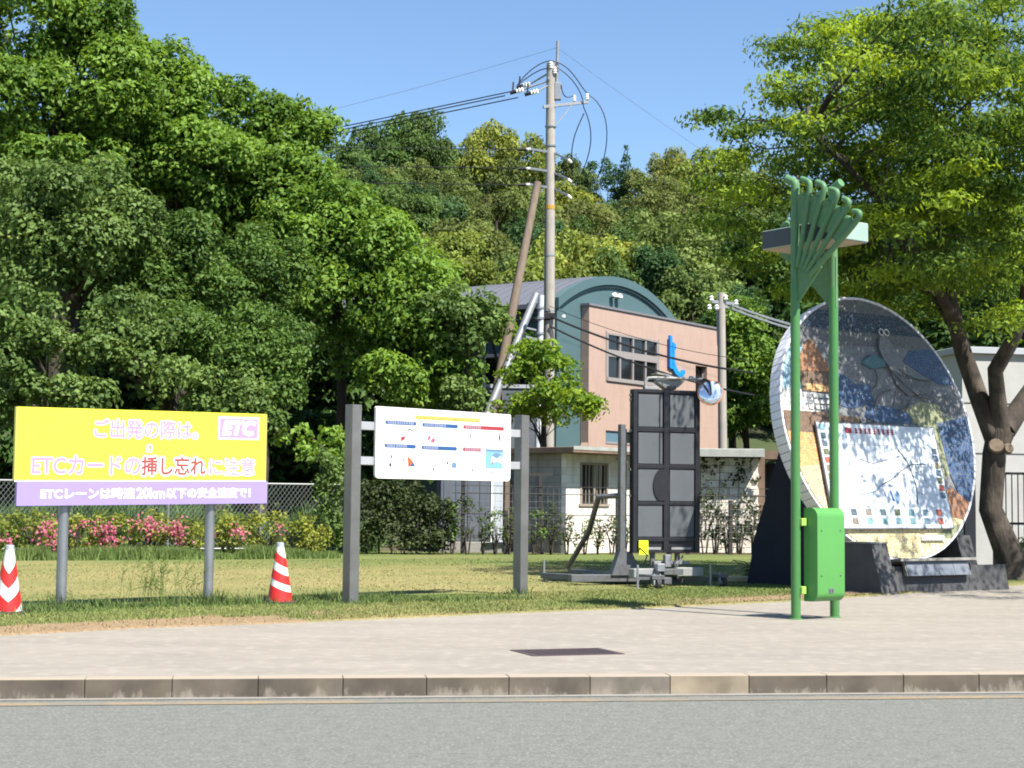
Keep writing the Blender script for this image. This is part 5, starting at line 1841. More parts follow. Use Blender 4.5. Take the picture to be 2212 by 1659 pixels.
def simple_pole(name, label, a, b, ra, rb, mat, extras=None):
    t = thing(name, label, 'pole', (a[0], a[1], 0))
    a, b = Vector(a), Vector(b)
    o = MB().tube([Vector((0, 0, 0)), (b - a) * .5, b - a], [ra, (ra + rb) / 2, rb], 14).build('pole', mat, t, True)
    if extras:
        extras(t)
    return t
def prop_extra(t):
    MB().box(.9, 1.4, -.1, .1, 6.6, 6.72).build('clamp', 'galv', t)
simple_pole('leaning_pole', 'brown wooden stay pole leaning from the lower left up to the utility pole', (-1.28, 47.3, 0), (.72, 49.8, 11.15), .165, .115, 'pole_wood')
simple_pole('guy_guard_pole', 'grey steel prop leaning steeply in front of the brown stay pole', (-2.2, 46.2, 0), (.70, 48.9, 7.6), .125, .11, 'galv',
            lambda t: (MB().bar((2.35, 2.3, 6.35), (2.95, 2.5, 6.2), .07).build('clamp', 'galv', t), MB().bar((2.4, 2.35, 6.6), (2.9, 2.5, 6.5), .05).build('clamp', 'galv', t)))
def white_extra(t):
    for i in range(14):
        z = 3.4 + i * .3
        MB().bar((.09, 0, z), (.16, 0, z), .025).build('step_bolt', 'galv', t)
    for z in (6.3, 6.75, 7.05):
        MB().lathe([(.13, 0), (.13, .06)], 12, (.06, 0, z)).build('band', 'galv', t)
simple_pole('white_pole', 'slim white steel pole with step bolts close beside the utility pole', (.73, 48, 0), (.83, 48, 7.45), .10, .085, 'pvc', white_extra)

def far_pole():
    t = thing('second_utility_pole', 'shorter pale utility pole at the right corner of the brown building front', 'utility pole', (6.95, 54, 0))
    MB().tube([(0, 0, 0), (-.09, 0, 8.35)], [.16, .13], 14).build('pole', 'pole_concrete', t, True)
    a = MB().bar((-.42, -.1, 8.05), (.35, .1, 8.0), .10).build('crossarm', 'galv', t)
    MB().bar((-.35, -.2, 7.85), (.2, .1, 7.9), .08).build('crossarm', 'galv', t)
    MB().tube([(-.18, 0, 6.6), (-.22, 0, 7.9)], .04, 8).build('pipe', 'galv', t)
    for p in ((-.42, -.1, 8.05), (-.5, -.2, 7.75), (.42, .1, 7.95), (.05, -.1, 8.08), (-.25, -.15, 7.75)):
        m = MB().lathe([(.04, 0), (.08, .05), (.05, .10), (.08, .14), (.03, .19)], 10, p)
        m.build('insulator', 'porcelain', a, True)
far_pole()

def cable(label, a, b, sag, r, group, mat='wire', n=18):
    a, b = Vector(a), Vector(b)
    pts = [a.lerp(b, q) - Vector((0, 0, sag * 4 * q * (1 - q))) for q in np.linspace(0, 1, n)]
    o = MB().tube(pts, r, 5).build('power_cable' if 'power' in label else 'phone_cable', mat)
    tag(o, label, 'cable', group)
G1, G2, G3 = 'power cables running left from the tall pole', 'low phone cables crossing the tiled front', 'cables from the middle arms of the tall pole'
for z, x, y, w_ in ((14.1, -.05, 50.3, 'uppermost'), (13.88, -.3, 50, 'middle'), (13.75, .1, 49.7, 'lowest')):
    cable(w_ + ' of the three black power cables running left from the pole top', (x, y, z), (-25, 62 + (y - 50), 11.75 + (z - 14.1) * 1.0), .05, .019, G1)
for z, w_ in ((12.2, 'top'), (11.62, 'second'), (11.1, 'third')):
    cable('black power cable running left from the ' + w_ + ' short crossarm of the tall pole', (.1, 49.95, z), (-25, 51, z + .62), .12, .015, G3)
cable('thin high power cable rising from the left to the tip of the tall utility pole', (1.3, 50, 15.4), (-40, 95, 20.5), 1.5, .005, None, 'fence_wire')
cable('thin high power cable falling to the right from the tip of the tall utility pole', (1.35, 50, 15.35), (30, 92, 10.2), .8, .005, None, 'fence_wire')
for z, e, rr, w_ in ((7.05, 5.55, .034, 'upper thick'), (6.75, 4.9, .030, 'lower thick'), (7.35, 5.9, .010, 'thin topmost')):
    cable(w_ + ' black phone cable crossing in front of the brown tiled wall', (1.12, 49.8, z), (7.0, 47.5, e - .35), .25, rr, G2)
for z, rr, w_ in ((7.02, .03, 'thickest'), (6.95, .022, 'lowest'), (7.2, .014, 'thinnest, topmost')):
    cable(w_ + ' black phone cable running left behind the leaning poles', (1.12, 49.8, z), (-9, 56, z + .3), .25, rr, 'low phone cables left of the tall pole')
for k in range(2):
    cable(('upper', 'lower')[k] + ' pale power cable running right from the shorter utility pole', (7.2, 54, 7.95 - k * .12), (16, 58, 7.3 - k * .2), .5, .045, 'pale cables right of the shorter pole', 'galv')

# ================================================================== TREES AND PLANTS
TRI = [0]
def plant(name, label, cat, base, clumps, mat, seed, leaf=(.26, .15), density=40, trunk=None, bark='bark_dark', group=None, droop=.5, up=.5, shell=.5,
          every=3, r0=.2, fork=None, crown='crown', stem='trunk', jitter=.55, grow_from_limbs=False):
    """a tree or bush: an Empty at its foot, one mesh of wood, one mesh of leaves (clumps are in world space)"""
    rng = np.random.default_rng(seed)
    base = Vector(base)
    t = thing(name, label, cat, base, 0, group)
    C, N, T = clump_leaves(rng, clumps, density, up, shell, jitter)
    C = C - np.array(base)
    n = len(C)
    me = leaf_mesh(crown, C, N, leaf[0] * rng.uniform(.65, 1.3, n), leaf[1] * rng.uniform(.65, 1.3, n), T, rng, droop)
    me.materials.append(M[mat])
    TRI[0] += 2 * n
    put(crown, me, t)
    mb = MB()
    if trunk:
        for pts, rs in trunk:
            mb.tube([Vector(p) - base for p in pts], rs, 12)
    fk = Vector(fork) - base if fork else Vector((0, 0, .4))
    anc = None
    if grow_from_limbs:
        anc = []
        for pts, rs in trunk[1:]:
            for a, b in zip(pts[1:], pts[2:]):
                anc += [Vector(a).lerp(Vector(b), q) - base for q in (0, .33, .66)]
    limbs(rng, mb, (0, 0, fk.z * .45), fk, [tuple(np.array(c[:3]) - np.array(base)) for c in clumps], r0, every, 6, anc)
    mb.build(stem, bark, t, True)
    return t

def px_lobe(px, py, rx, ry, Y, depth=None):
    """centre and radii in metres of a leafy mass read off the photograph at distance Y"""
    c = P(px, py, Y)
    s = Y / _F
    return c, (rx * s, depth or rx * s, ry * s)

# ---- big broadleaf trees on the left
def left_tree(label, lobes, Y, mat, seed, cr=.66, n_per=25, leaf=(.185, .105), density=72, t=(.2, .85), name='broadleaf_tree', trunk_px=None, droop=.7, group='tall trees on the left', tk=1.0):
    rng = np.random.default_rng(seed)
    cl = []
    for (px, py, rx, ry, dy) in lobes:
        c, r = px_lobe(px, py, rx, ry, Y + dy)
        k = max(6, int(n_per * (r[0] * r[2]) / 2.2))
        cl += fill_lobe(rng, c, (r[0], min(r[1], 2.2), r[2]), k, cr, .8, .5, t)
    m = np.mean([c[:3] for c in cl], 0)
    bx = P(trunk_px, 1100, Y).x if trunk_px else m[0]
    base = (bx, Y + .6, .1)
    top = max(c[2] for c in cl)
    fork = (m[0] * .6 + bx * .4, Y + .4, max(2.5, m[2] - .1 * (top - m[2])))
    tr = [([base, (bx + .15, Y + .5, fork[2] * .5), fork], [.32 * tk, .25 * tk, .17 * tk]), ([fork, ((fork[0] + m[0]) / 2 - .2, Y + .3, (fork[2] + top) / 2), (m[0] + .3, Y + .2, top - .6)], [.17 * tk, .11 * tk, .03])]
    return plant(name, label, 'tree', base, cl, mat, seed + 100, leaf, density, tr, 'bark_dark', group, droop, fork=fork, every=3, r0=.34 * tk)

left_tree('tallest broadleaf tree at the far left, its top cut off by the upper edge', [(60, 60, 150, 110, 0), (190, 50, 110, 90, .5), (70, 230, 150, 110, -.5), (230, 190, 110, 120, 0), (140, 330, 120, 90, -1)], 47, 'leaf_big', 1, trunk_px=90)
left_tree('broad leafy tree on the slope of the skyline, second from the left', [(330, 190, 95, 85, 1), (420, 230, 90, 80, .5), (330, 330, 120, 110, 0), (440, 370, 120, 100, 0), (270, 290, 80, 80, 0)], 48.5, 'leaf_big', 2, trunk_px=370)
left_tree('broad leafy tree with a stepped crown behind the brace of wires, third along the skyline', [(540, 270, 90, 75, 1), (620, 300, 85, 80, .5), (560, 390, 120, 90, 0), (655, 430, 75, 75, 0), (480, 450, 90, 80, 0), (690, 285, 22, 35, .5)], 50, 'leaf_big', 3, trunk_px=560)
left_tree('full green tree stepping down from the skyline left of the low hill', [(690, 430, 90, 70, 0), (770, 500, 85, 75, 0), (660, 540, 110, 90, -.5), (790, 590, 90, 80, -.5), (700, 640, 90, 70, -1)], 49, 'leaf_big', 4, trunk_px=720, tk=.6)
left_tree('light green tree whose drooping branches end beside the barrel roof', [(860, 560, 90, 70, 0), (905, 630, 80, 75, 0), (850, 680, 100, 80, -.5), (940, 720, 80, 75, -.5), (870, 800, 90, 70, -1), (960, 820, 70, 60, -.5), (780, 760, 60, 60, .5)], 48, 'leaf_big', 5, t=(.35, .95), trunk_px=880, tk=.7)
left_tree('pale olive tree with clustered leaves at the left edge, mid height', [(60, 440, 110, 70, -1), (170, 430, 100, 70, -1), (60, 560, 100, 70, -1.5), (190, 540, 110, 70, -1), (280, 480, 70, 60, -.5)], 44, 'leaf_olive', 6, leaf=(.15, .105), density=84, t=(.3, .9), trunk_px=120)
left_tree('dense dark tree in the middle of the left thicket', [(330, 600, 110, 70, -.5), (440, 560, 110, 80, 0), (520, 640, 90, 80, -.5), (400, 690, 110, 70, -1), (580, 570, 70, 70, 0)], 45.5, 'leaf_deep', 7, leaf=(.14, .075), density=96, t=(.25, .85), trunk_px=450)
left_tree('low dark tree bulging out above the right half of the yellow billboard', [(470, 720, 100, 60, -1), (570, 740, 80, 70, -1), (600, 830, 55, 70, -1), (520, 830, 90, 60, -1.5)], 43, 'leaf_deep', 8, leaf=(.13, .075), density=96, t=(.35, 1.0), trunk_px=540)
left_tree('pale leaved tree spreading just above the yellow billboard', [(290, 700, 120, 55, -1.5), (400, 740, 110, 45, -1.5), (230, 780, 90, 45, -2), (350, 800, 90, 40, -2), (470, 850, 70, 45, -2), (560, 890, 60, 40, -2)], 42.5, 'leaf_olive', 9, leaf=(.145, .10), density=84, cr=.5, n_per=30, t=(.3, .95), trunk_px=330)
left_tree('low pale tree at the left edge beside the top corner of the yellow billboard', [(30, 690, 80, 60, -2), (110, 720, 70, 40, -2), (40, 800, 70, 45, -2), (130, 830, 80, 30, -2), (200, 870, 70, 25, -2), (15, 880, 45, 35, -2)], 42, 'leaf_olive', 10, leaf=(.145, .10), density=84, cr=.46, n_per=30, t=(.3, .95), trunk_px=60)
left_tree('olive tree with a bare lower trunk left of the leaning poles', [(970, 660, 45, 45, 0), (1000, 735, 45, 40, 0), (960, 860, 55, 45, 0), (1030, 668, 30, 12, .3), (1058, 705, 22, 28, .3)], 46.5, 'leaf_olive', 11, cr=.45, leaf=(.16, .10), density=80, n_per=30, t=(.3, 1.0), tk=.55, trunk_px=1000)
# dark second row that closes the wood behind them
BACK = ['glimpsed at the left edge above the billboard', 'glimpsed above the middle of the billboard', 'glimpsed above the right end of the billboard', 'filling the dark gap left of the white board', 'high behind the tallest tree at the far left', 'high behind the skyline trees in the middle',
        'low behind the olive tree by the leaning poles', 'seen under the left end of the billboard', 'seen under the middle of the billboard', 'seen between billboard and white board', 'seen behind the left post of the white board']
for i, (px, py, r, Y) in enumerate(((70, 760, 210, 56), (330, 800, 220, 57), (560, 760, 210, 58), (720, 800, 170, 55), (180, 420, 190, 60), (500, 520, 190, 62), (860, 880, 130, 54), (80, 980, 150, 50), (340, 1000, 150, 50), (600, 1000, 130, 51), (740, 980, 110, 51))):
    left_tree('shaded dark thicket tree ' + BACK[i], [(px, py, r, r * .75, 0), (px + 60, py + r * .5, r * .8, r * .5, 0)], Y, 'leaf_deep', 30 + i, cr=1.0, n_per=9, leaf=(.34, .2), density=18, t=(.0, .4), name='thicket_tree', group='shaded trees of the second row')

# ---- saplings and small trees in the middle
left_tree('young lime green tree in front of the tall utility pole', [(1130, 800, 50, 40, 0), (1200, 820, 50, 45, 0), (1110, 880, 45, 35, 0), (1215, 880, 55, 35, -.5), (1160, 860, 60, 40, -.5), (1270, 885, 22, 16, -.5), (1160, 760, 45, 25, 0)], 44.5, 'leaf_lime', 12, cr=.34, leaf=(.14, .085), n_per=70, density=80, t=(.2, .95), name='young_tree', tk=.32, trunk_px=1165, group=None)
left_tree('young light green tree under the leaning grey prop', [(1100, 740, 40, 40, 0), (1085, 700, 30, 30, .3), (1050, 900, 40, 30, 0)], 50.5, 'leaf_lime', 13, cr=.4, leaf=(.2, .13), n_per=34, t=(.1, .7), name='young_tree', tk=.32, trunk_px=1075, group=None)
left_tree('tall bushy green tree right of the brown building front', [(1600, 720, 55, 60, 0), (1610, 800, 65, 60, 0), (1630, 880, 70, 60, 0), (1590, 900, 50, 50, 0), (1585, 680, 30, 40, .5)], 74, 'leaf_big', 14, cr=.72, leaf=(.22, .13), density=36, n_per=22, t=(.3, 1.0), tk=.6, trunk_px=1610, group=None)
left_tree('spray of bright leaves hanging low in the dark gap left of the white board', [(640, 945, 40, 22, 0), (700, 950, 45, 22, 0), (660, 985, 45, 18, 0), (725, 985, 30, 20, 0)], 41.5, 'leaf_big', 15, cr=.24, leaf=(.2, .12), n_per=90, density=34, t=(.6, 1.1), name='young_tree', tk=.32, trunk_px=680, group=None)
BEHIND = ['left above the mosaic disc rim', 'behind the top of the mosaic disc', 'behind the right half of the mosaic disc', 'behind the forked trunk', 'between the bushy tree and the disc rim', 'low behind the mosaic disc', 'above the shorter utility pole', 'high behind the right edge of the spreading crown']
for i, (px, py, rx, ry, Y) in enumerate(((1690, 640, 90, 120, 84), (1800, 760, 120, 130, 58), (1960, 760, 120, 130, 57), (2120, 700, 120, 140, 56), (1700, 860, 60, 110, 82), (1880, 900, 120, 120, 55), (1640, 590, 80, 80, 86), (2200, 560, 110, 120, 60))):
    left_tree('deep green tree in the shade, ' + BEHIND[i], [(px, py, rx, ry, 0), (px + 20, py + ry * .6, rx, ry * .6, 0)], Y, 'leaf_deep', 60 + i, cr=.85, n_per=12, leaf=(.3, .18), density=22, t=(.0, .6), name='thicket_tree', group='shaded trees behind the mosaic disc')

# ---- the spreading tree at the right
def right_tree():
    rng = np.random.default_rng(77)
    L = [(1715, 105, 60, 30), (1790, 85, 70, 26), (1690, 200, 42, 28), (1760, 180, 80, 42), (1850, 130, 70, 34), (1905, 60, 70, 30), (1990, 30, 70, 40), (2080, 60, 80, 46), (2170, 40, 70, 60), (1900, 190, 90, 38),
         (2010, 150, 100, 50), (2130, 170, 90, 60), (1830, 250, 90, 36), (1535, 258, 34, 14), (1585, 285, 48, 22), (1650, 290, 62, 28), (1720, 270, 60, 26), (1610, 335, 60, 24), (1690, 350, 70, 28), (1960, 270, 100, 46),
         (2100, 290, 100, 50), (2200, 260, 60, 60), (1800, 340, 80, 28), (1900, 370, 90, 36), (2030, 400, 110, 50), (2160, 410, 90, 60), (1545, 400, 60, 22), (1620, 420, 70, 28), (1710, 440, 90, 34), (1560, 470, 50, 20),
         (1830, 460, 90, 34), (1950, 480, 100, 40), (2080, 500, 110, 44), (2190, 520, 70, 50), (1620, 500, 60, 24), (1700, 530, 80, 26), (1640, 580, 70, 24), (1790, 560, 90, 30), (1920, 580, 100, 34), (2050, 590, 100, 36),
         (2170, 610, 80, 40), (1700, 620, 60, 18), (1850, 640, 70, 20), (1980, 660, 80, 24), (2110, 690, 90, 28), (2200, 690, 50, 30)]
    cl = []
    for px, py, rx, ry in L:
        for k in range(max(3, int(rx * ry / 380))):
            Y = rng.uniform(24.2, 31.0) if px > 1700 else rng.uniform(25.5, 30.0)
            c = P(px + rng.uniform(-.8, .8) * rx, py + rng.uniform(-.8, .8) * ry, Y)
            s = rng.uniform(.28, .52)
            yl = .34 if px < 1950 else .18
            cl.append((c.x, c.y, c.z, s * 1.3, s * 1.3, s * .36, rng.uniform(.65, 1.0) if rng.random() < yl else rng.uniform(.08, .5)))
    for k in range(150):
        c = P(rng.uniform(1760, 2230), rng.uniform(50, 660), rng.uniform(26.5, 32.0))
        s = rng.uniform(.32, .52)
        cl.append((c.x, c.y, c.z, s * 1.3, s * 1.3, s * .5, rng.uniform(.02, .42)))
    # the side of the crown that reaches out towards the sun, mostly outside the picture
    for k in range(230):
        a = rng.uniform(0, 2 * math.pi)
        q = 6.6 * math.sqrt(rng.uniform(.1, 1))
        c = Vector((9.6 + math.cos(a) * q, 27.0 + math.sin(a) * q * .9, 0))
        u = 1106 + c.x / c.y * _F
        z = rng.uniform(4.8, 9.6) - .06 * q * q * .5
        if u < 2215 and z > 1.4 + (1085 - 690) / _F * c.y and u < 1720:
            continue
        if u < 2212 and rng.random() < .45:
            continue
        s = rng.uniform(.35, .6)
        cl.append((c.x, c.y, z, s * 1.25, s * 1.25, s * .42, rng.choice([.1, .25, .4, .8])))
    for k in range(150):
        x, y, z = rng.uniform(5.6, 8.6), rng.uniform(22.2, 25.6), rng.uniform(4.9, 8.0)
        if (x - 5.7) * .7 - (y - 25.4) * .7 > 3.3 and rng.random() < .5:
            continue
        if z < 1.4 + (1085 - 680) / _F * y:
            continue
        s = rng.uniform(.34, .55)
        cl.append((x, y, z, s * 1.25, s * 1.25, s * .42, rng.choice([.08, .2, .3, .45, .8])))
    # keep the gaps through which the sun reaches the lower left of the disc
    yaw, lean = .616, .244
    nn = np.array([math.sin(yaw) * math.cos(lean), -math.cos(yaw) * math.cos(lean), math.sin(lean)])
    uu = np.array([math.cos(yaw), math.sin(yaw), 0])
    vv = np.cross(nn, uu)
    c0 = np.array([5.701, 25.422, 2.618])
    out = []
    for q in cl:
        p = np.array(q[:3])
        tt = ((p - c0) @ nn) / (np.array(sd) @ nn)
        h = p - np.array(sd) * tt - c0
        u, v = h @ uu, h @ vv
        pk = 1.0
        if tt > 0 and abs(u) < 2.4 and abs(v) < 2.4:
            pk = .62 if v > .6 else .5 if u > .5 else .22
            if u < -1.3 or v < -1.35:
                pk = .10
        if rng.random() < pk:
            out.append(q)
    cl = out
    B = Vector((8.75, 29.0, .12))
    fork = P(2175, 930, 29)
    t = plant('spreading_tree', 'large spreading tree with yellow green sprays and a stout forked trunk', 'tree', B, cl, 'leaf_maple', 5, (.115, .046), 95,
              trunk=[([B, B + Vector((.02, 0, .35)), P(2140, 1100, 29), P(2148, 980, 29), fork + Vector((-.1, 0, 0))], [.40, .26, .21, .21, .25]),
                     ([P(2150, 950, 29), P(2115, 860, 29), P(2080, 760, 29), P(2050, 640, 28.6), P(2030, 520, 28), P(2000, 400, 27.5), P(1985, 300, 27)], [.19, .17, .155, .13, .10, .07, .03]),
                     ([P(2165, 950, 29), P(2155, 860, 28.8), P(2150, 800, 28.5), P(2190, 730, 28.2), P(2215, 640, 28), P(2225, 480, 27.5), P(2215, 300, 27)], [.18, .15, .14, .125, .1, .08, .04]),
                     ([P(2170, 930, 29), P(2230, 840, 29.5), P(2330, 700, 30), P(2400, 560, 30)], [.2, .16, .12, .07]),
                     ([P(2062, 690, 28.8), P(1990, 560, 27.5), P(1900, 430, 26.8), P(1800, 330, 26.5), P(1720, 260, 26)], [.1, .08, .06, .045, .02]),
                     ([P(2040, 580, 28.4), P(1950, 520, 27), P(1820, 470, 26.5), P(1660, 400, 26.3)], [.08, .065, .045, .02]),
                     ([P(2075, 740, 29), P(2020, 640, 29.5), P(1930, 590, 29.5), P(1800, 560, 29)], [.08, .06, .05, .02]),
                     ([P(2025, 500, 28), P(2060, 380, 28), P(2090, 240, 28), P(2105, 100, 28)], [.09, .075, .05, .025])],
              bark='bark', droop=1.0, up=.3, shell=.9, every=3, r0=.14, fork=tuple(P(2060, 560, 28.2)), jitter=.5, grow_from_limbs=True)
    tr = [c for c in t.children if c.name.startswith('trunk')][0]
    MB().lathe([(.14, -.05), (.13, .0), (.12, .012)], 12).build('cut_scar', 'bark_cut', tr, True).matrix_local = Matrix.Translation(P(2152, 962, 28.72) - B) @ Vector((-.1, -.9, .35)).to_track_quat('Z', 'Y').to_matrix().to_4x4()
    MB().lathe([(.10, -.05), (.09, .0), (.08, .012)], 12).build('cut_scar', 'bark_cut', tr, True).matrix_local = Matrix.Translation(P(2180, 968, 28.70) - B) @ Vector((.2, -.9, .2)).to_track_quat('Z', 'Y').to_matrix().to_4x4()
right_tree()

# ---- hedges and shrubs
def bush(name, label, cat, c, r, n, cr, mat, seed, leaf, density, group=None, t=(.2, .8), base_z=.13, stems=5, stem_h=.5, crown='foliage', bark='bark_dark', jitter=.6):
    rng = np.random.default_rng(seed)
    cl = fill_lobe(rng, (c[0], c[1], c[2]), r, n, cr, .85, .3, t)
    cl = [q for q in cl if q[2] > .15]
    b = Vector((c[0], c[1], base_z))
    tr = []
    for i in range(stems):
        a = rng.uniform(0, 6.28)
        q = Vector((math.cos(a) * r[0] * .4, math.sin(a) * r[1] * .4, 0))
        tr.append(([b + q * .4, b + q + Vector((0, 0, stem_h)), b + q * 1.4 + Vector((rng.normal() * .05, 0, stem_h * 1.9))], [.022, .016, .008]))
    return plant(name, label, cat, b, cl, mat, seed + 500, leaf, density, tr, bark, group, .3, .4, .5, 4, .05, fork=(c[0], c[1], max(.3, c[2] * .6)), crown=crown, stem='stems', jitter=jitter)

hd = []
for i in range(9):
    x = -3.75 + i * .27
    bz = (2.0 if i < 1 else 1.86 if i < 5 else 1.8 if i < 7 else 1.45)
    hd.append((x, 39.0 + .05 * i, bz))
rg = np.random.default_rng(3)
cl = []
for x, y, h_ in hd:
    for k in range(16):
        cl.append((x + rg.normal() * .12, y + rg.uniform(-.35, .3), rg.uniform(.25, h_), .2, .2, .2, rg.uniform(.15, .8)))
plant('hedge', 'tall dark evergreen hedge below the white information board', 'hedge', (-2.7, 39.1, .13), cl, 'leaf_hedge', 41, (.10, .06), 100, [([(-3.4 + i * .3, 39.1, .1), (-3.4 + i * .3, 39.1, 1.3)], [.025, .012]) for i in range(7)], droop=.2, crown='foliage', stem='stems', every=9, r0=.03, fork=(-2.7, 39.1, .8))
cl = []
for k in range(46):
    px = rg.uniform(690, 745)
    c = P(px, rg.uniform(985, 1180), 38.6)
    cl.append((c.x, c.y + rg.uniform(-.2, .3), c.z, .2, .2, .2, rg.uniform(.3, 1.0)))
plant('olive_shrub', 'dull olive shrub climbing the end of the chain link fence beside the white board post', 'shrub', (P(720, 1195, 38.6).x, 38.6, .13), cl, 'leaf_olive', 43, (.11, .07), 80, [([(P(720, 1195, 38.6).x, 38.6, .1), (P(715, 1100, 38.6).x, 38.6, 1.0)], [.03, .015])], droop=.3, crown='foliage', stem='stems', every=6, r0=.04, fork=(P(718, 1100, 38.6).x, 38.6, 1.2))

# flowering azaleas in front of the chain link fence
G4 = 'pink flowering azalea bushes along the chain link fence'
flow = [(-12, 1160, 4), (22, 1168, 6), (105, 1145, 26), (118, 1168, 8), (160, 1150, 3), (205, 1140, 5), (228, 1158, 30), (240, 1140, 8), (248, 1172, 6), (315, 1130, 14), (325, 1148, 12), (350, 1140, 6), (382, 1140, 18), (390, 1162, 12), (375, 1150, 8), (455, 1158, 5), (512, 1148, 10), (530, 1155, 4), (640, 1150, 7), (655, 1165, 9), (600, 1140, 3), (285, 1140, 3), (180, 1130, 3)]
words = ['at the left edge behind the chevron cone', 'just right of the chevron cone with a bright cluster', 'behind the left billboard post with a dense pink cluster', 'between the billboard posts with the deepest pink cluster', 'midway between the billboard posts with scattered pale blooms', 'left of the right billboard post with two pink clusters', 'right behind the right billboard post with few blooms', 'behind the spiral banded cone with dull red blooms', 'last in the row beside the white board post, without blooms']
for i in range(9):
    px = -20 + i * 86
    Y = 33.4 + i * .36
    c = P(px, 1160, Y)
    hgt = .98 + .1 * math.sin(i * 2.1)
    b = bush('azalea_bush', 'azalea bush ' + words[i], 'shrub', (c.x, Y, .15 + hgt * .52), (.46, .42, hgt * .40), 26, .19, 'leaf_azalea', 200 + i, (.085, .05), 90, G4, (.15, .95), stems=6, stem_h=.3)
    fl = [f for f in flow if abs(f[0] - px) <= 43]
    if fl and i < 8:
        rng = np.random.default_rng(300 + i)
        Cs, Ns, Ts = [], [], []
        for fx, fy, k in fl:
            m = int(k * 3.6) + 2
            q = P(fx, fy, Y - .44)
            Cs.append(np.array(q) + rng.normal(size=(m, 3)) * np.array([.05 + .0035 * k, .06, .05 + .003 * k]))
            Ns.append(np.array([.3, -.8, .4]) + rng.normal(size=(m, 3)) * .6)
            Ts.append(rng.uniform(0, 1, m))
        C = np.concatenate(Cs) - np.array(b.location)
        me = leaf_mesh('flowers', C, np.concatenate(Ns), .062, .055, np.concatenate(Ts), rng)
        me.materials.append(M['petal'])
        put('flowers', me, b, 'stuff')
# rank grass at their feet and on the bank behind the fence
rng = np.random.default_rng(8)
n = 26000
q = rng.uniform(-.06, 1.04, n)
X = -9.95 + q * 5.9 + rng.normal(size=n) * .05
Y = 33.05 + q * 3.0 + rng.normal(size=n) * .16 - .05
h = rng.uniform(.08, .34, n) * (.4 + .7 * vnoise(X * 2.2, Y * 0 + 1, 4))
col = np.array([.115, .165, .045]) * rng.uniform(.6, 1.5, (n, 1))
put('tall_grass', blades('tall_grass', X, Y, h, np.full(n, .022), col, rng, lean=.25), kind='stuff')
n = 30000
q = rng.uniform(-.2, 1.0, n)
X = -11.5 + q * 8.2
Y = 36.9 + q * 3.6 + rng.uniform(0, 1.6, n)
h = rng.uniform(.3, 1.25, n) * (.4 + .9 * vnoise(X * 1.1, Y * .5, 14))
col = np.array([.095, .165, .05]) * rng.uniform(.6, 1.5, (n, 1))
put('bank_grass', blades('bank_grass', X, Y, h, np.full(n, .05), col, rng, lean=.3), kind='stuff')

# thin shrubs planted in a row before the hut and the ivy shed
G5 = 'sparse shrubs planted along the wire fence'
where = ['just right of the dark hedge', 'in front of the slate steel shed', 'in front of the white door panel', 'left of the brown corner post', 'left beside the right post of the white board', 'behind the right post of the white board', 'at the tall fence post right of the white board', 'below the grey corner of the hut', 'under the left side of the hut window', 'under the right side of the hut window', 'left of the slanting stay', 'at the foot of the slanting stay', 'touching the message board mast']
for i, (px, hh) in enumerate(((975, 1.55), (1010, 1.5), (1045, 1.25), (1072, 1.05), (1098, 1.2), (1126, 1.0), (1155, 1.15), (1190, 1.3), (1225, 1.15), (1262, .95), (1292, .9), (1322, 1.0), (1348, 1.15))):
    Y = 39.3 + i * .09
    c = P(px, 1150, Y)
    bush('shrub', 'sparse dark shrub ' + where[i], 'shrub', (c.x, Y, .15 + hh * .56), (.17 + .05 * (i % 3 == 0), .2, hh * .38), 13, .14, 'leaf_hedge' if i % 3 else 'leaf_olive', 400 + i, (.085, .05), 62, G5, (.3, 1.0), stems=3, stem_h=.36)
where = ['just right of the message board', 'second right of the message board', 'midway along the ivy shed', 'right of the middle of the ivy shed', 'under the right corner of the ivy shed', 'in the shade left of the mosaic buttress']
for i, (px, hh) in enumerate(((1522, 1.9), (1545, 1.7), (1572, 1.35), (1598, 1.45), (1625, 1.4), (1655, 1.3))):
    Y = 41.7 + i * .06
    c = P(px, 1150, Y)
    bush('shrub', 'dark shrub with tangled stems ' + where[i], 'shrub', (c.x, Y, .15 + hh * .56), (.24, .22, hh * .42), 22, .15, 'leaf_hedge', 430 + i, (.085, .05), 62, G5, (.1, .75), stems=4, stem_h=.4)
# ivy on the shed wall
rng = np.random.default_rng(17)
cl = []
for k in range(85):
    x = 3.45 + rng.uniform(0, 1) * 3.0
    z = 2.62 - abs(rng.normal()) * .75
    if rng.random() < .3:
        x = rng.choice([4.9, 5.5, 6.1, 6.35]) + rng.normal() * .07
        z = rng.uniform(.9, 2.75)
    if z > .3:
        cl.append((x, 43.1 - (x - 3.35) * .05 - .02, z, .085, .05, .13, rng.uniform(.1, .7)))
plant('ivy', 'ragged ivy hanging on the white block shed', 'ivy', (4.9, 43.0, .13), cl, 'leaf_hedge', 19, (.09, .065), 110, [([(4.9 + i * .5, 43.1, .1), (4.95 + i * .5, 43.12, 2.4)], [.012, .008]) for i in range(3)], droop=1.0, up=0, shell=.9, crown='foliage', stem='stems', every=9, r0=.02, fork=(5.2, 43.1, 1.6))
bush('shrub', 'low green clump of grass and leaves beside the timber board', 'shrub', (4.05, 27.2, .26), (.26, .2, .12), 10, .1, 'weed', 470, (.10, .035), 120, None, (.2, .9), stems=2, stem_h=.1)
bush('shrub', 'dark leafy shrub at the right edge in the shade of the big tree', 'shrub', (10.1, 31.2, .7), (.6, .5, .5), 26, .24, 'leaf_deep', 471, (.13, .07), 60, None, (.2, .9), stems=4, stem_h=.4)

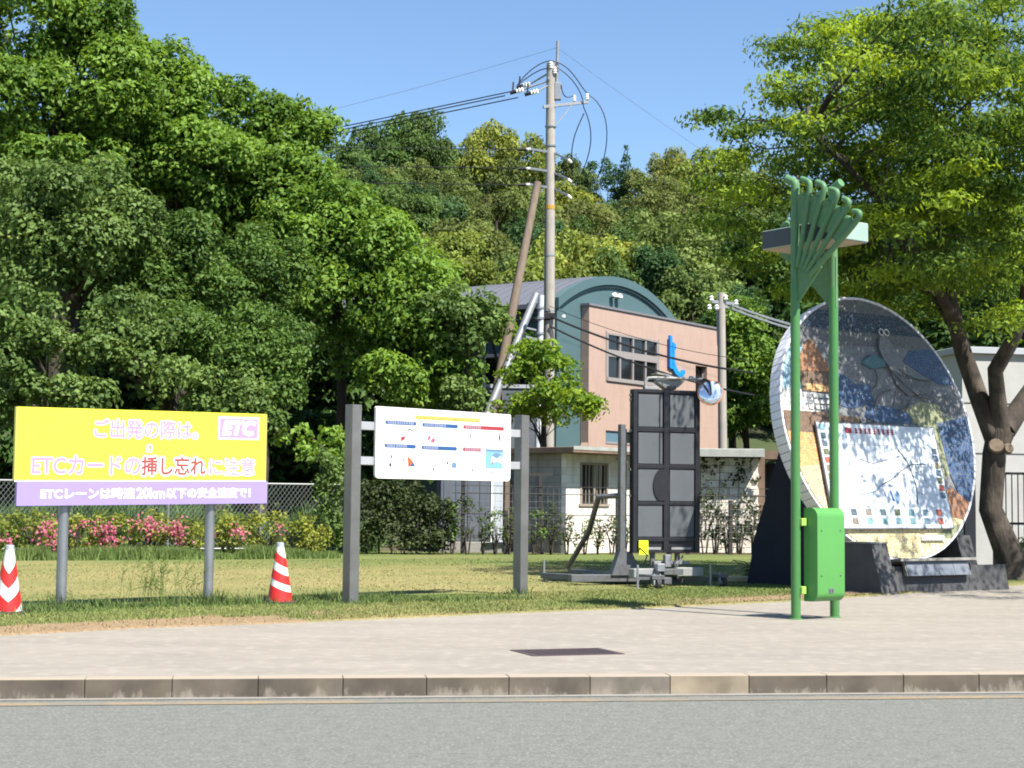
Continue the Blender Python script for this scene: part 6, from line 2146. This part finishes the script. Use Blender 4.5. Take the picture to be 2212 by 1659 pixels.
# ---- wood on the hill: every tree a thing, copies of a few kinds
def hill_kinds():
    kinds = []
    for k in range(9):
        rng = np.random.default_rng(900 + k)
        con = k == 8
        if con:
            cl = [(rng.normal() * .25 * (1 - q), rng.normal() * .25 * (1 - q), 2 + q * 8, 2.1 * (1 - q) + .35, 2.1 * (1 - q) + .35, .75, rng.uniform(.1, .5)) for q in np.linspace(0, 1, 11)]
        else:
            hh = (5.2, 5.6, 6.2, 5.0, 6.8, 5.4, 6.0, 7.4)[k]
            rr = (2.9, 2.4, 2.7, 3.2, 2.0, 2.6, 3.0, 1.9)[k]
            cl = fill_lobe(rng, (0, 0, hh), (rr, rr, rr * (.75 if k % 2 else .95)), 34, (.95, .8, .75, 1.0, .7, .85, .7, .6)[k], .8, .35, (.1, .9))
        C, N, T = clump_leaves(rng, cl, (26, 34, 40, 24, 44, 32, 42, 50, 22)[k], .6, .45, .6)
        n = len(C)
        ls = (.27, .24, .22, .29, .21, .25, .21, .2, .28)[k]
        me = leaf_mesh('crown', C, N, ls * rng.uniform(.6, 1.3, n), ls * .6 * rng.uniform(.6, 1.3, n), T, rng, .4)
        me.materials.append(M['leaf_hill'])
        TRI[0] += 2 * n
        mb = MB().tube([(0, 0, -.6), (.1, 0, 2.5), (0, .1, 5.2)], [.24, .18, .08], 8)
        limbs(rng, mb, (0, 0, 2), (0, 0, 4.4), [c[:3] for c in cl], .3, 4, 5)
        tm = mb.mesh('trunk', True)
        tm.materials.append(M['bark_dark'])
        kinds.append((me, tm))
    return kinds
KINDS = hill_kinds()
SORT = {'yellow': ((.185, .215, .048), 'yellow green broadleaf tree on the wooded hill'), 'olive': ((.120, .155, .048), 'olive broadleaf tree on the wooded hill'),
        'mid': ((.080, .135, .040), 'mid green broadleaf tree on the wooded hill'), 'deep': ((.046, .088, .034), 'deep green tree on the wooded hill'),
        'brown': ((.160, .168, .060), 'tan tinged tree on the wooded hill')}
def hill_tree(x, y, k, sort, s=1.0, sz=1.0, rz=0.0, dz=0.0, label=None):
    c, lab = SORT[sort]
    u = 1106 + x / y * _F
    lab = lab.replace('on the wooded hill', '') + ('at the foot of the hill' if y < 92 else 'on the middle slope' if y < 128 else 'near the hill crest') + (
        ' left of the tall pole' if u < 1170 else ' above the arched roof' if u < 1480 else ' above the brown building corner' if u < 1680 else ' seen through the spreading tree')
    t = thing('hill_tree', label or lab, 'tree', (x, y, float(hill_z(np.array(x), np.array(y))) - .1 + dz), rz, 'trees on the wooded hill')
    t.scale = (s, s, s * sz)
    me, tm = KINDS[k]
    o = put('crown', me, t)
    j = random.uniform(.82, 1.22)
    o.color = (c[0] * j * random.uniform(.9, 1.1), c[1] * j, c[2] * j, 1)
    put('trunk', tm, t)
rnd = random.Random(21)
pts = []
tries = 0
while tries < 9000 and len(pts) < 235:
    tries += 1
    y = 70 + 112 * rnd.random() ** 1.15
    px = rnd.uniform(700, 2260)
    x = (px - 1106) / _F * y
    if y < 84 and -1 < (x - 2) < 12 and y < 76:
        continue
    d = 3.6 + y * .012
    if all((x - a) ** 2 + (y - b) ** 2 > d * d for a, b in pts):
        pts.append((x, y))
for k in range(46):
    x, y = rnd.uniform(-46, -13), rnd.uniform(58, 120)
    if all((x - a) ** 2 + (y - b) ** 2 > 20 for a, b in pts) and x / y < -.12:
        pts.append((x, y))
for x, y in pts:
    px = 1106 + x / y * _F
    nz = float(fbm(np.array(x * .09), np.array(y * .09), 50))
    if px > 1640:
        sort = rnd.choices(['deep', 'mid', 'olive'], [.55, .3, .15])[0]
    elif y > 120:
        sort = rnd.choices(['yellow', 'olive', 'mid', 'brown', 'deep'], [.30, .34, .12, .16, .08])[0]
    elif nz > .5:
        sort = rnd.choices(['olive', 'mid', 'yellow', 'deep'], [.34, .32, .14, .20])[0]
    else:
        sort = rnd.choices(['deep', 'mid', 'olive'], [.55, .28, .17])[0]
    hill_tree(x, y, rnd.choice((0, 1, 2, 3, 5, 6)) if rnd.random() < .82 else rnd.choice((4, 7)), sort, rnd.uniform(.78, 1.12) * (.88 if y > 125 else 1), rnd.uniform(.9, 1.2) * (.85 if y > 125 else 1), rnd.uniform(0, 6.28))
# trees that shape the skyline
for px, Y, k, so, s, top, lab in ((800, 128, 0, 'mid', 1.15, 285, None), (850, 130, 3, 'mid', 1.1, 268, 'tall pair of round green crowns above the left end of the hill'), (905, 131, 1, 'mid', 1.15, 262, None), (960, 150, 3, 'olive', 1.1, 330, None), (1010, 152, 0, 'yellow', 1.2, 295, None), (1060, 150, 3, 'yellow', 1.25, 285, 'broad bright yellow green crown on the crest left of the tall pole'), (1120, 150, 2, 'yellow', 1.2, 292, None), (1180, 152, 6, 'olive', 1.1, 320, None), (1240, 150, 5, 'olive', 1.0, 352, None), (1300, 150, 2, 'deep', 1.0, 352, None),
                         (1352, 150, 8, 'deep', .85, 308, 'pointed conifer standing up from the crest right of the tall pole'), (1400, 148, 7, 'olive', 1.0, 335, None), (1440, 148, 2, 'brown', 1.0, 338, None), (1490, 146, 0, 'yellow', 1.1, 335, None), (1540, 140, 3, 'yellow', 1.1, 335, None), (1600, 140, 0, 'olive', 1.1, 345, None)):
    tz = P(px, top, Y).z
    x = P(px, top, Y).x
    hz_ = float(hill_z(np.array(x), np.array(float(Y))))
    hgt = {0: 8.0, 1: 7.4, 2: 8.6, 3: 7.4, 5: 7.4, 6: 8.9, 7: 9.2, 8: 10.8}[k]
    sz = max(.6, min(2.2, (tz - hz_) / (hgt * s)))
    hill_tree(x, Y, k, so, s, sz, rnd.uniform(0, 6.28), 0.0, lab)
# the rounded olive tree and the low yellow one just behind the arched roof
for px, top, Y, k, so, s, lab in ((1440, 470, 84, 2, 'olive', 1.25, 'round olive tree with small clumps just above the right end of the arched roof'), (1230, 520, 82, 3, 'yellow', .9, 'flat topped yellow green tree just above the arched roof, behind the tall pole'), (1120, 570, 80, 1, 'olive', .8, 'low olive tree above the left end of the barrel roof'), (1350, 560, 80, 0, 'mid', .8, 'small mid green tree above the crest of the arch'), (1500, 600, 78, 5, 'olive', .9, 'olive tree right of the arch, left of the shorter utility pole')):
    tz = P(px, top, Y).z
    x = P(px, top, Y).x
    hz_ = float(hill_z(np.array(x), np.array(float(Y))))
    hgt = {0: 8.0, 1: 7.4, 2: 8.6, 3: 7.4, 5: 7.4}[k]
    hill_tree(x, Y, k, so, s, max(.6, min(2.2, (tz - hz_) / (hgt * s))), rnd.uniform(0, 6.28), 0, lab)
print('leaf triangles', TRI[0])
